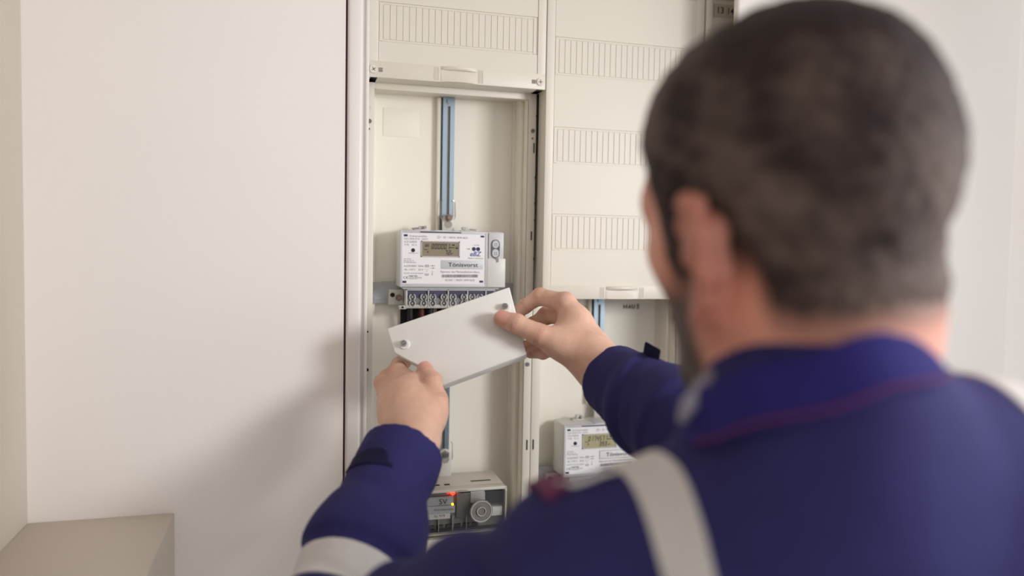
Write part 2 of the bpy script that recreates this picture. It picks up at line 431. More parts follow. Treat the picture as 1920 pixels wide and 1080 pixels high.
# writing on the back plate of the right bay
def stroke(mb, pts, r=.00085): mb.tube([(x, .0947, z) for x, z in pts], r, 6)
b = MB(); hx, hz = .4205, 1.4565
for pts in ([(0, .0062), (.0005, 0)], [(.0055, .0066), (.0048, .0002)], [(.0002, .0033), (.0052, .0035)],
            [(.0076, .0002), (.0108, .0064), (.0122, .0003)], [(.0088, .0024), (.0120, .0027)],
            [(.0150, .0066), (.0146, .0018), (.0160, .0003), (.0182, .001), (.0192, .0066)],
            [(.0268, .0058), (.0256, .0068), (.0236, .0064), (.0232, .0048), (.0250, .0038), (.0264, .0026), (.0258, .0008), (.0240, .0002), (.0226, .0010)]): stroke(b, [(hx + x, hz + z) for x, z in pts])
b.build('handwriting', ink, cab, label='handwritten black word HAUS')
b = MB(); b.box(.1030, .1125, -.0008, .001, 1.1262, 1.1278); b.build('cover_slot', black, c3)
b = MB(); b.cyl((.1165, -.004, 1.1262), (.1165, .002, 1.1262), .0042, .0046, 18); b.build('seal_knob', darkred, c3, label='small dark red seal')


# ------------------------------------------------------------------ electricity meters
def meter(ox, oz, big, small, lcd, sticker, label, terminals):
    Y = .033; X0 = .0487 + ox; Z0 = 1.4929 + oz
    T = empty('electricity_meter', (X0 + .077, .088, Z0), label, 'meter', 'electricity meters in the cabinet bays')
    P = lambda zx, zy: (X0 + .0037 + (zx - 150) * 1.2925e-4, Z0 + .0763 - (zy - 225) * 1.258e-4 + (zx - 150) * 1.3e-6)
    b = MB(); b.box(X0, X0 + .1285, Y + .004, .0825, Z0, Z0 + .0815, .0022); b.box(X0 + .128, X0 + .1530, Y + .006, .0825, Z0 + .0005, Z0 + .0815, .0022)
    b.box(X0 + .012, X0 + .1425, .048, .0825, Z0 - .031, Z0 + .001)
    if not terminals: b.box(X0 + .0125, X0 + .150, .040, .0825, Z0 - .085, Z0 - .001, .002)
    b.build('body', meterbody, T)
    # bezel frame round the print plate
    b = MB()
    b.box(X0 + .0004, X0 + .0037, Y, Y + .006, Z0 + .0004, Z0 + .0810, .0006); b.box(X0 + .1240, X0 + .1278, Y, Y + .006, Z0 + .0004, Z0 + .0810, .0006)
    b.box(X0 + .003, X0 + .1245, Y, Y + .006, Z0 + .0004, Z0 + .0052, .0006); b.box(X0 + .003, X0 + .1245, Y, Y + .006, Z0 + .0775, Z0 + .0810, .0006)
    b.build('bezel', meteredge, T)
    b = MB(); b.box(X0 + .0286, X0 + .0880, Y - .0004, Y + .002, Z0 + .0783, Z0 + .0798); b.build('blue_edge', navyp, T)
    b = MB(); b.box(X0 + .050, X0 + .067, Y + .0006, Y + .030, Z0 + .0800, Z0 + .0822, .0006); b.build('top_catch', labelg, T)
    b = MB(); b.box(X0 + .0034, X0 + .1244, Y + .0008, Y + .005, Z0 + .0050, Z0 + .0778); fp = b.build('face_plate', plate, T)
    y = Y + .0008
    # display
    lx0, lz0 = P(355, 487); lx1, lz1 = P(790, 310)
    b = MB()
    b.box(lx0, lx0 + .0014, y - .0012, y + .001, lz0, lz1); b.box(lx1 - .0014, lx1, y - .0012, y + .001, lz0, lz1); b.box(lx0, lx1, y - .0012, y + .001, lz0, lz0 + .0014); b.box(lx0, lx1, y - .0012, y + .001, lz1 - .0014, lz1)
    d = b.build('display', lcdf, T)
    b = MB(); b.box(lx0 + .0012, lx1 - .0012, y - .0004, y + .001, lz0 + .0012, lz1 - .0012); b.build('screen', lcd, d)
    b = MB(); yy = y - .0006
    x, z = P(468, 397); 
    if len(big) == 6: seven(b, big, x - .0052, yy, z, .0032, .0074, .00455, .00085)
    else: seven(b, big, x, yy, z, .0034, .0074, .00455, .0009)
    x, z = P(620 if len(small) == 2 else 566, 463); seven(b, small, x, yy, z, .0034, .0066, .0046, .00085)
    x, z = P(384, 372)
    if len(big) < 6: seven(b, '180', x, yy, z, .0018, .0036, .0026, .0005)
    for q in ((388, 425, 402, 408), (663, 680, 345, 349), (700, 730, 345, 358), (668, 735, 378, 385), (745, 766, 362, 367), (742, 768, 380, 395), (686, 712, 444, 449), (684, 694, 449, 458)):
        xa, za = P(q[0], q[3]); xb, zb = P(q[1], q[2]); b.box(xa, xb, yy, yy + .0001, za, zb)
    x, z = P(424, 446); b.box(x, x + .0005, yy, yy + .0001, z, z + .0030); b.box(x, x + .0016, yy, yy + .0001, z + .0026, z + .0031); b.box(x + .0012, x + .0017, yy, yy + .0001, z + .0014, z + .0030); b.box(x, x + .0016, yy, yy + .0001, z + .0012, z + .0017)
    for sx, sz, w in ((664, 397, 0), ): 
        x, z = P(sx, sz); b.quad([(x, yy, z), (x + .0006, yy, z), (x + .0016, yy, z + .0070), (x + .0010, yy, z + .0070)])
    b.build('digits', ink, d, smooth=False)
    # printed text
    def tx(s, zx, zy, w, m_=inkg, **k):
        x, z = P(zx, zy); return text(s, x, y, z, w * 1.2925e-4, fp, m_, **k)
    tx('Drehstromz\u00e4hler', 225, 262, 200); tx('DD3 2R06 ETA - ODZ1', 168, 292, 260); tx('0,25-5(60)A', 168, 326, 140); tx('V102    KL A', 168, 360, 138)
    tx('ID: 1 EBZ01 0049 6623', 605, 274, 272); tx('Made in Germany', 885, 508, 172); tx('Info DSS', 948, 357, 62)
    tx('eBZ', 908, 476, 134, inkb, shear=.28, bold=.018)
    tx('10 000 Imp./kWh', 215, 450, 106); tx('eBZ GmbH', 165, 516, 80); tx('Neusser Str. 8', 165, 537, 105); tx('D-33649 Bielefeld', 165, 556, 136)
    tx('3x230/400V  50Hz', 167, 600, 220); tx('-40...+70\u00b0C   2019', 165, 641, 215); tx('DE-MTP 15 B 009 MI-003', 165, 680, 215)
    tx('C\u20ac', 162, 735, 54, ink, hscale=.9); tx('M19', 238, 729, 70, ink); tx('0102', 322, 732, 45)
    tx('Eigentum des Messstellenbetreibers', 575, 666, 443); tx('361540 -1 EBZ01 0049 6623', 626, 762, 337)
    b = MB()
    for q in ((163, 205, 234, 257), (1026, 1069, 239, 260), (153, 196, 758, 782), (1020, 1064, 760, 783)):
        xa, za = P(q[0], q[3]); xb, zb = P(q[1], q[2]); b.box(xa, xb, y - .0002, y + .0002, za, zb)
    b.build('corner_marks', navyp, fp, smooth=False)
    b = MB(); rr = random.Random(3); zx = 590
    while zx < 998:
        w = rr.choice((3.5, 3.5, 5, 8)); xa, za = P(zx, 722); xb, zb = P(min(zx + w, 1000), 689); b.box(xa, xb, y - .0002, y + .0002, za, zb); zx += w + rr.choice((3, 4, 5))
    b.build('barcode', inkg, fp, smooth=False)
    b = MB()      # line symbols, frame of M19, arrow
    def ln(x0, y0, x1, y1, t=3.):
        if x0 == x1: xa, za = P(x0 - t / 2, max(y0, y1)); xb, zb = P(x0 + t / 2, min(y0, y1))
        else: xa, za = P(x0, max(y0, y1) + t / 2); xb, zb = P(x1, min(y0, y1) - t / 2)
        b.box(xa, xb, y - .0002, y + .0002, za, zb)
    for l in ((225, 700, 316, 700), (225, 736, 316, 736), (225, 700, 225, 736), (316, 700, 316, 736), (532, 250, 562, 250), (532, 276, 562, 276), (532, 263, 582, 263), (868, 394, 905, 394, 5), (896, 386, 896, 402, 6),
              (402, 580, 442, 580), (402, 590, 442, 590), (402, 602, 442, 602), (402, 578, 402, 604), (422, 578, 422, 604), (442, 578, 442, 604), (458, 588, 512, 588), (458, 615, 512, 615), (484, 580, 484, 596, 6), (492, 607, 492, 623, 6),
              (398, 628, 414, 628), (428, 628, 444, 628), (420, 640, 420, 660), (398, 690, 446, 690), (398, 680, 446, 680), (483, 640, 483, 690), (474, 690, 492, 690), (402, 698, 440, 698)): ln(*l)
    b.build('symbols', inkg, fp, smooth=False)
    b = MB()
    for zx, zy, r in ((267, 413, .0028),): x, z = P(zx, zy); b.cyl((x, y - .0004, z), (x, y + .001, z), r, n=20)
    b.build('sensor_dot', ink, T)
    b = MB()
    for zx in (951, 1000): x, z = P(zx, 395); b.cyl((x, y - .0004, z), (x, y + .001, z), .0029, n=20)
    b.build('optical_port', navyp, T)
    x0, z0 = P(577, 624); x1, z1 = P(1060, 528)
    b = MB(); b.box(x0, x1, y - .0005, y + .0005, z0, z1, .0004)
    st = b.build('name_sticker', sticker, T)
    if not terminals:
        b = MB(); b.box(x0, x1, y - .0007, y, z1 - .0003, z1); b.box(x0, x1, y - .0007, y, z0, z0 + .0003); b.box(x0, x0 + .0003, y - .0007, y, z0, z1); b.box(x1 - .0003, x1, y - .0007, y, z0, z1); b.build('sticker_border', inkg, st)
    xa, za = P(660, 597); text('T\u00f6nisvorst', xa, y - .0006, za, 340 * 1.2925e-4, st, ink, height=.0060, bold=.008)
    # side module with its flap and button
    b = MB(); b.box(X0 + .1295, X0 + .1522, Y + .0015, Y + .010, Z0 + .042, Z0 + .0800, .0008); sm = b.build('side_module', sidem, T)
    b = MB(); b.box(X0 + .1272, X0 + .1548, Y - .0008, Y + .010, Z0 + .0004, Z0 + .0430, .0010); b.build('side_flap', meterbody, T)
    bx = X0 + .1396
    b = MB(); n = 12; y0 = Y + .0004
    def pill(r, z0, z1, ya, yb):
        pts = [(bx + r * math.cos(a), z1 - r + r * math.sin(a)) for a in [math.pi * k / n for k in range(n + 1)]] + [(bx + r * math.cos(a), z0 + r + r * math.sin(a)) for a in [math.pi + math.pi * k / n for k in range(n + 1)]]
        b.prism(pts, ya, yb)
    pill(.0064, Z0 + .0432, Z0 + .0704, y0, y0 + .002); bt = b.build('button', mat('button rim', '#55585e', .5), T)
    b = MB(); pill(.0049, Z0 + .0447, Z0 + .0565, y0 - .0006, y0 + .001); pill(.0049, Z0 + .0580, Z0 + .0689, y0 - .0006, y0 + .001); b.build('button_pad', labelg, bt)
    b = MB()
    for zz in (.0500, .0630):
        for dx in (-.0014, .0014):
            for dz in (-.0016, .0012): b.box(bx + dx - .0007, bx + dx + .0007, y0 - .0008, y0, Z0 + zz + dz - .0007, Z0 + zz + dz + .0007)
    b.build('button_print', inkg, bt, smooth=False)
    b = MB(); b.prism([(bx - .003, Z0 + .0432), (bx + .0045, Z0 + .0432), (bx + .0045, Z0 + .0375), (bx + .001, Z0 + .0368), (bx + .0005, Z0 + .0405)], Y - .0012, Y); b.build('seal_notch', devgrey, T)
    # sealing lugs on top
    for lx, f in ((.034, 1), (.104, -1)):
        b = MB(); b.box(X0 + lx - .010, X0 + lx + .010, .062, .076, Z0 + .0812, Z0 + .0835, .0006); b.box(X0 + lx + f * .001 - .003, X0 + lx + f * .001 + .003, .066, .074, Z0 + .083, Z0 + .0885, .0008)
        lug = b.build('sealing_lug', tabgrey, T)
        b = MB(); b.tube([(X0 + lx - f * .013, .064, Z0 + .0840), (X0 + lx - f * .003, .064, Z0 + .0850)], .0013, 8); b.cyl((X0 + lx + f * .006, .061, Z0 + .0865), (X0 + lx + f * .006, .070, Z0 + .0865), .0024, n=12); b.build('lug_screw', steel, lug)
    # hanging tab with its bolt
    cx = .1258 + ox - (.002 if ox else 0)
    b = MB(); n = 14
    pts = [(cx - .0088, Z0 + .080), (cx + .0088, Z0 + .080)] + [(cx + .0088 * math.cos(a), Z0 + .0975 + .0088 * math.sin(a)) for a in [math.pi * k / n for k in range(n + 1)]]
    b.prism(pts, .0770, .0810, .0006); ht = b.build('hanging_tab', tabgrey, T)
    b = MB(); b.cyl((cx + .0004, .0762, Z0 + .0920), (cx + .0004, .0772, Z0 + .0920), .0055, n=20); b.build('tab_hole', zincin, ht)
    b = MB(); b.cyl((cx + .0002, .0700, Z0 + .1020), (cx + .0002, .0775, Z0 + .1020), .0056, n=6); b.cyl((cx + .0002, .0665, Z0 + .1020), (cx + .0002, .0705, Z0 + .1020), .0034, .0038, 14); b.build('tab_bolt', rust, ht)
    b = MB()
    for sg in (-1, 1): b.tube([(cx + sg * .0075, .0815, Z0 + .128), (cx + sg * .0108, .082, Z0 + .126), (cx + sg * .0110, .080, Z0 + .103), (cx + sg * .0085, .079, Z0 + .098)], .0007, 6)
    b.build('tab_spring', steel, T)
    if terminals:
        zt = Z0 - .0030; zb = Z0 - .0300; xa = X0 + .0108; xe = X0 + .1430; yf = .045
        b = MB()
        b.box(xa, xe, yf, .05, zt - .0022, zt, .0004); b.box(xa, xa + .0022, yf, .05, zb, zt, .0004); b.box(xa, xe, yf + .001, .05, zb, zb + .004, .0004)
        for dx in (.0435, .0726, .1015, .1290): b.box(X0 + dx - .0007, X0 + dx + .0007, yf, .05, zb, zt, .0002)
        b.box(xa - .009, xa + .001, yf + .001, .06, zb - .0022, zb + .0030, .0005); b.box(xe - .001, xe + .009, yf + .001, .06, zb - .0022, zb + .0030, .0005)
        tb = b.build('terminal_block', tabgrey, T)
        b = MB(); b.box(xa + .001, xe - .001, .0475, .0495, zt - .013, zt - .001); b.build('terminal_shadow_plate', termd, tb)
        b = MB(); b.box(xa + .001, xe - .001, .0472, .0495, zb + .003, zt - .013); b.build('terminal_floor', termf, tb)
        b = MB(); b.box(X0 + .006, X0 + .148, .041, .06, Z0 - .0028, Z0 + .0003); b.build('terminal_ledge', labelg, T)
        first = None
        for dx in (.0203, .0368, .0498, .0664, .0796, .0961, .1085, .1197):
            for dz in (-.0144, -.0236):
                if first is None:
                    b = MB(); b.ring((X0 + dx, Z0 + dz), .0036, .0048, .0438, .0480, 10, -1.1, 1.1); b.ring((X0 + dx, Z0 + dz), .0036, .0048, .0438, .0480, 10, math.pi - 1.1, math.pi + 1.1)
                    b.cyl((X0 + dx, .0450, Z0 + dz), (X0 + dx, .0480, Z0 + dz), .0031, n=16)
                    first = b.build('terminal_screw', [tabgrey], tb); f0 = (dx, dz)
                    b = MB(); b.ring((X0 + dx, Z0 + dz), .0012, .0030, .0446, .0452, 14); b.ring((X0 + dx, Z0 + dz), .0031, .0036, .0444, .0480, 14); fr = b.build('screw_recess', mat('screw dark', '#56575d', .4, .5), tb)
                else:
                    copy_of(first, tb, (dx - f0[0], 0, dz - f0[1])); copy_of(fr, tb, (dx - f0[0], 0, dz - f0[1]))
        b = MB(); b.cyl((xa - .0045, .0448, zb + .0006), (xa - .0045, .048, zb + .0006), .0016, n=12); b.cyl((xe + .0045, .0448, zb + .0006), (xe + .0045, .048, zb + .0006), .0016, n=12); b.build('foot_screws', black, tb)
    return T


meter(0, 0, '00000', '72', lcdm, labelg, 'upper grey electricity meter with its terminals uncovered, display reading 00000', True)
meter(.2515, -.2905, '017457', '393', lcdm2, labelw, 'lower right grey electricity meter under the right sleeve, display reading 017457', False)
# supply cables below the open terminals
for k, (dx, m_) in enumerate(((.0203, cablek), (.0368, cabler), (.0498, cablek), (.0664, cablek), (.0796, cabler), (.0961, cablek), (.1085, cablek))):
    X = .0487 + dx
    b = MB(); b.tube([(X, .066, 1.4640), (X, .066, 1.452), (X + .001, .068, 1.438), (X + .002, .078, 1.424), (X + .002, .0902, 1.414)], .0042, 10)
    nm = ['leftmost', 'second', 'third', 'fourth', 'fifth', 'sixth', 'seventh'][k]
    o = b.build('supply_cable', m_, label='%s insulated cable, %s from the left under the terminal block' % ('brown' if m_ is cabler else 'black', nm), cat='cable') if False else b.build('supply_cable', m_)
    tag(o, '%s insulated cable, %s from the left under the open terminal block' % ('brown' if m_ is cabler else 'black', nm), 'cable', 'cables under the open terminals')

# ------------------------------------------------------------------ clear-lidded receiver at the bottom of the centre bay
R = empty('control_receiver', (.124, .09, 1.142), 'grey control receiver with clear lid and red light at the bottom', 'receiver')
xl, xr, zt, zb = .0455, .2025, 1.2075, 1.1420
b = MB(); b.box(xl, xr, .0145, .0825, zb, zt, .003); b.box(xl, xr, -.0010, .016, zt - .0045, zt, .0012); b.box(xl, xl + .003, -.001, .016, zb, zt, .001); b.box(xr - .003, xr, -.001, .016, zb, zt, .001); b.box(xl, xr, -.001, .016, zb, zb + .003, .001)
rb = b.build('housing', mat('receiver housing', '#cbc6ba', .42, var=.02), R)
b = MB(); b.box(xl + .003, xr - .003, .0120, .0150, zb + .003, zt - .004); b.box(xl + .085, xl + .105, .0088, .0125, zb + .020, zt - .010, .001); b.build('module_front', devgrey, R)
b = MB()
b.box(xr - .030, xr - .004, .009, .0128, zt - .028, zt - .006); b.box(xl + .092, xl + .110, .0085, .0126, zt - .0105, zt - .006)
for k in range(9): b.box(xl + .008 + k * .0125, xl + .016 + k * .0125, .0085, .0126, zb + .008, zb + .0125)
b.box(xl + .003, xr - .003, .009, .0126, zb + .003, zb + .0068); b.build('dark_modules', devdark, R)
b = MB(); b.box(xr - .052, xr - .031, .0075, .0126, zt - .025, zt - .007, .0008); b.box(xr - .034, xr - .006, .004, .0126, zt - .044, zt - .031, .0008); b.build('white_modules', labelw, R)
b = MB()
for k in range(1, 5): b.box(xl + .02 * k + .019, xl + .02 * k + .0198, .0070, .0126, zb + .004, zb + .024)
b.build('module_fins', tabgrey, R)
b = MB(); b.cyl((.1250, .0075, 1.1985), (.1250, .0125, 1.1985), .0032, n=14); b.build('red_light', redled, R, label='glowing red light')
b = MB(); b.box(.1165, .1260, .0112, .0124, 1.1975, 1.2005, .0004); b.build('red_glow_bar', mat('red glow', '#ff6a58', .3, emit=('#ff3a22', .7)), R)  # emissive bar added to imitate the glow around the red light
for (za, zb_, xR, m_) in ((1.1830, 1.1945, .1252, labelg), (1.1715, 1.1822, .1277, labelg), (1.1640, 1.1712, .1208, labelw)):
    b = MB(); b.box(.070, xR, .0060, .0075, za, zb_); lb = b.build('sticker', m_, R)
    if xR == .1252: text('SV', .1050, .0060, za + .0016, .0115, lb, ink, height=.0075)
    elif xR == .1277: text('W\u00e4rmepumpe', .0975, .0060, za + .0040, .0275, lb, ink)
    else: text('Rg. 9078', .0985, .0060, za + .0030, .0150, lb, darkred)
b = MB(); b.cyl((.1240, .0050, 1.1836), (.1240, .0072, 1.1836), .0016, n=12); b.build('yellow_light', yelled, R, label='small yellow light')
# clear lid with a round knob
b = MB(); b.box(xl + .0012, xr - .0012, -.0030, -.0018, zb + .001, zt - .006, .0004); lid = b.build('clear_lid', clear, R, label='clear plastic lid')
kc = (.1640, 1.1745)
b = MB(); b.ring(kc, .0150, .0166, -.0056, -.0030, 36); b.ring(kc, .0062, .0074, -.0066, -.0030, 28); b.cyl((kc[0], -.0052, kc[1]), (kc[0], -.003, kc[1]), .0152, n=36); b.build('knob', mat('smoked clear plastic', '#b4b0ac', .25, trans=.55, var=0.), lid)
b = MB(); b.ring(kc, .0146, .0151, -.0062, -.0052, 36); b.ring(kc, .0060, .0064, -.0070, -.0062, 28); b.build('knob_rim', labelw, lid)
b = MB(); b.box(.1285, .1435, -.0032, .0, zt - .0060, zt - .0015, .0006); b.build('lid_latch', clear, lid)
b = MB(); b.box(.1560, .1860, .030, .034, zt - .0002, zt + .0004); b.box(.1010, .1080, .020, .026, zt - .0002, zt + .0004); b.box(.1150, .1230, .020, .026, zt - .0002, zt + .0004); b.build('vent_slots', black, R)
b = MB(); cx = .1238; n = 14
pts = [(cx - .0098, zt - .002), (cx + .0098, zt - .002)] + [(cx + .0098 * math.cos(a), zt + .0310 + .0098 * math.sin(a)) for a in [math.pi * k / n for k in range(n + 1)]]
b.prism(pts, .066, .071, .0006); ht = b.build('hanging_tab', tabgrey, R)
b = MB(); b.cyl((cx, .0652, zt + .0255), (cx, .0662, zt + .0255), .0062, n=20); b.build('tab_hole', zincin, ht)
b = MB(); b.cyl((cx, .0600, zt + .0335), (cx, .0665, zt + .0335), .0056, n=6); b.cyl((cx, .0565, zt + .0335), (cx, .0605, zt + .0335), .0034, .0038, 14); b.build('tab_bolt', steel, ht)
b = MB()
for sg in (-1, 1): b.tube([(cx + sg * .0098, .073, zt + .050), (cx + sg * .0122, .072, zt + .048), (cx + sg * .0120, .070, zt + .026), (cx + sg * .0098, .069, zt + .022)], .0007, 6)
b.build('tab_spring', steel, R)

# ------------------------------------------------------------------ the terminal cover in his hands
CN = Vector((-.28735, -.90006, .32760)).normalized(); CTL = Vector((.01719, -.09087, 1.44739)); CU = Vector((.92641, -.17429, .33374)).normalized(); CV = Vector((-.24329, .39939, .88391)).normalized()
TC = empty('terminal_cover', CTL + CU * .08 - CV * .045, 'pale grey plastic terminal cover held at a slant in both hands', 'cover')


def cover_part(pts, n0, n1, name, material, bev=0., rim=None, parent=TC, **t):
    """outline in (u, v), from depth n0 (towards camera) to n1"""
    b = MB(); bm = bmesh.new()
    if rim is None:
        vs = [bm.verts.new((u, v, n0)) for u, v in pts]; f = bm.faces.new(vs); r = bmesh.ops.extrude_face_region(bm, geom=[f])
        for v in r['geom']:
            if isinstance(v, bmesh.types.BMVert): v.co.z = n1
    else:       # open box: outer wall and inner wall
        cu = sum(p[0] for p in pts) / len(pts); cv = sum(p[1] for p in pts) / len(pts)
        ins = [(cu + (u - cu) * (1 - rim / max(abs(u - cu), .03)), cv + (v - cv) * (1 - rim / max(abs(v - cv), .03))) for u, v in pts]
        of = [bm.verts.new((u, v, n0)) for u, v in pts]; ob_ = [bm.verts.new((u, v, n1)) for u, v in pts]; ib = [bm.verts.new((u, v, n1)) for u, v in ins]; if_ = [bm.verts.new((u, v, n0 - rim)) for u, v in ins]
        bm.faces.new(of); bm.faces.new(if_); k = len(pts)
        for i in range(k):
            j = (i + 1) % k
            bm.faces.new((of[i], of[j], ob_[j], ob_[i])); bm.faces.new((ob_[i], ob_[j], ib[j], ib[i])); bm.faces.new((ib[i], ib[j], if_[j], if_[i]))
    bmesh.ops.recalc_face_normals(bm, faces=bm.faces)
    if bev:
        bmesh.ops.bevel(bm, geom=[e for e in bm.edges if all(v.co.z > n1 + 1e-4 for v in e.verts) or rim is None or abs(e.verts[0].co.z - e.verts[1].co.z) > .01], offset=bev, segments=3, affect='EDGES', profile=.5)
    for v in bm.verts: v.co = CTL + CU * v.co.x + CV * v.co.y + CN * v.co.z
    b._add(bm)
    return b.build(name, material, parent, **t)


OUT = [(0, 0), (.1631, 0), (.1552, -.0892), (.0440, -.0918), (.0402, -.0800), (.0245, -.0588), (.0121, -.0460), (.0006, -.0334)]
sh = cover_part(OUT, 0, -.0270, 'shell', coverm, bev=.0016, rim=.0022)
for (u, v) in ((.0152, -.0264), (.1494, -.0234)):
    c_ = CTL + CU * u + CV * v
    b = MB(); b.cyl(c_ + CU * .0004 - CV * .001 - CN * .001, c_ + CN * .0022 + CU * .0004 - CV * .001, .0066, .0058, 24); bs = b.build('screw_boss', coverm, TC)
    b = MB(); b.cyl(c_, c_ + CN * .0058, .0040, n=20); sc = b.build('screw', steel, TC, label='small steel screw')
    b = MB(); b.cyl(c_ + CN * .0056, c_ + CN * .0060, .0026, n=16); b.build('screw_drive', mat('screw slot', '#83868f', .4, .6), sc)
    b = MB()
    for s_ in (-1, 1): b.cyl(c_ + CN * .0059 + CU * .0019 * s_, c_ + CN * .0062 - CU * .0019 * s_ + CV * .0001, .0005, n=6)
    b.build('screw_cross', steel, sc)
# ------------------------------------------------------------------ signed-distance modelling for the man
V3 = lambda *a: np.array(a, float)


def smin(a, b, k):
    if k <= 0: return np.minimum(a, b)
    h = np.maximum(k - np.abs(a - b), 0) / k
    return np.minimum(a, b) - h * h * k * .25


def cap(a, b, ra, rb, flat=None):
    """tapered limb from a to b; flat = (direction, factor) squeezes it along a direction"""
    a = V3(*a[:3]); b = V3(*b[:3]); d = b - a; L2 = max(float(d @ d), 1e-9)
    fd = None
    if flat: fd = V3(*flat[0]); fd /= np.linalg.norm(fd)
    def f(p):
        q = p - a; t = np.clip(q @ d / L2, 0, 1); e = q - t[:, None] * d
        r = ra + (rb - ra) * t
        if fd is not None:
            c = e @ fd; l = np.sqrt(np.maximum((e * e).sum(1) - c * c + (c * flat[1]) ** 2, 0))
            return (l - r) / max(1, flat[1] * .8)
        return np.sqrt((e * e).sum(1)) - r
    return f, (a + b) / 2, np.sqrt(L2) / 2 + max(ra, rb)


def tubeflat(a, b, ra, rb, k=.01):
    """flat-ended tapered cylinder"""
    a = V3(*a); b = V3(*b); d = b - a; L = np.linalg.norm(d); d = d / L
    def f(p):
        q = p - a; t = q @ d; e = q - t[:, None] * d; r = ra + (rb - ra) * np.clip(t / L, 0, 1)
        x = np.sqrt((e * e).sum(1)) - r; y = np.maximum(-t, t - L)
        return -smin(-x, -y, k)
    return f, (a + b) / 2, L / 2 + max(ra, rb)


def ell(c, r, R=None):
    c = V3(*c); r = V3(*r)
    def f(p):
        q = p - c
        if R is not None: q = q @ R
        k0 = np.sqrt(((q / r) ** 2).sum(1)); k1 = np.sqrt(((q / (r * r)) ** 2).sum(1)) + 1e-9
        return k0 * (k0 - 1) / k1
    return f, c, float(r.max())


def chain(pts, k=.004, flat=None):
    seg = [cap(pts[i], pts[i + 1], pts[i][3], pts[i + 1][3], flat) for i in range(len(pts) - 1)]
    def f(p):
        d = seg[0][0](p)
        for s in seg[1:]: d = smin(d, s[0](p), k)
        return d
    P = np.array([q[:3] for q in pts]); c = P.mean(0)
    return f, c, float(np.linalg.norm(P - c, axis=1).max()) + max(q[3] for q in pts)


class SDF:
    def __init__(s): s.p = []
    def add(s, prim, k=.01, op='u'): s.p.append((prim, k, op)); return s

    def eval(s, pts, margin=.03, big=.2):
        d = np.full(len(pts), big)
        for (f, c, r), k, op in s.p:
            m_ = ((pts - c) ** 2).sum(1) < (r + k + margin) ** 2
            if not m_.any(): continue
            q = f(pts[m_])
            d[m_] = smin(d[m_], q, k) if op == 'u' else -smin(-d[m_], q, k)
        return d

    def mesh(s, h, lo, hi, B=8, newton=2):
        lo = np.array(lo, float); n = np.ceil((np.array(hi) - lo) / (h * B)).astype(int)
        g = np.stack(np.meshgrid(*[np.arange(k) for k in n], indexing='ij'), -1).reshape(-1, 3)
        half = h * B * .5; ctr = lo + g * h * B + half
        d = s.eval(ctr, margin=half * 4 + .03)
        g = g[np.abs(d) < half * 1.7320508 * 1.7 + .004]
        loc = np.stack(np.meshgrid(*[np.arange(B + 1)] * 3, indexing='ij'), -1).reshape(-1, 3)
        ids = []; VP = []; sg = []
        G = g[:, None, :] * B + loc[None]                       # corner ids
        val = np.empty(G.shape[:2])
        for i in range(0, len(g), 1500):
            pts = (lo + G[i:i + 1500].reshape(-1, 3) * h); val[i:i + 1500] = s.eval(pts).reshape(-1, len(loc))
        v = val.reshape(-1, B + 1, B + 1, B + 1)
        c8 = [v[:, i:i + B, j:j + B, k:k + B] for i in (0, 1) for j in (0, 1) for k in (0, 1)]
        off = np.array([(i, j, k) for i in (0, 1) for j in (0, 1) for k in (0, 1)])
        ins = sum((c < 0).astype(int) for c in c8); act = (ins > 0) & (ins < 8)
        w = np.nonzero(act); cell = g[w[0]] * B + np.stack(w[1:], 1)
        cv = np.stack([c[act] for c in c8], 1)
        acc = np.zeros((len(cell), 3)); cnt = np.zeros(len(cell))
        for a in range(8):
            for b_ in range(a + 1, 8):
                if np.abs(off[a] - off[b_]).sum() != 1: continue
                x = (cv[:, a] < 0) != (cv[:, b_] < 0); t = np.where(x, cv[:, a] / (cv[:, a] - cv[:, b_] + 1e-12), 0)
                acc[x] += (off[a] + t[:, None] * (off[b_] - off[a]))[x]; cnt[x] += 1
        P = lo + (cell + acc / cnt[:, None]) * h
        N = n * B + 2; key = (cell[:, 0] * N[1] + cell[:, 1]) * N[2] + cell[:, 2]
        o = np.argsort(key); key = key[o]; P = P[o]; cell = cell[o]; cv = cv[o]
        def find(c):
            k = (c[:, 0] * N[1] + c[:, 1]) * N[2] + c[:, 2]; i = np.clip(np.searchsorted(key, k), 0, len(key) - 1)
            return np.where(key[i] == k, i, -1)
        quads = []
        for ax in range(3):
            e = np.zeros(3, int); e[ax] = 1; u = np.zeros(3, int); u[(ax + 1) % 3] = 1; w_ = np.zeros(3, int); w_[(ax + 2) % 3] = 1
            s0 = cv[:, 0] < 0; s1 = cv[:, int((off @ np.array([4, 2, 1]))[[i for i in range(8) if (off[i] == e).all()][0]])] < 0
            x = s0 != s1; c = cell[x]
            q = np.stack([find(c), find(c - u), find(c - u - w_), find(c - w_)], 1); fl = s0[x]
            ok = (q >= 0).all(1); q = q[ok]; fl = fl[ok]; q[~fl] = q[~fl][:, ::-1]; quads.append(q)
        Q = np.concatenate(quads)
        for _ in range(newton):
            e = h * .4; dd = s.eval(P); gr = np.stack([s.eval(P + np.eye(3)[a] * e) - s.eval(P - np.eye(3)[a] * e) for a in range(3)], 1) / (2 * e)
            l2 = (gr * gr).sum(1); st = -(dd / np.maximum(l2, .15))[:, None] * gr; ln_ = np.linalg.norm(st, axis=1); st *= np.minimum(1, h * .6 / np.maximum(ln_, 1e-9))[:, None]
            P = P + st
        return P, Q


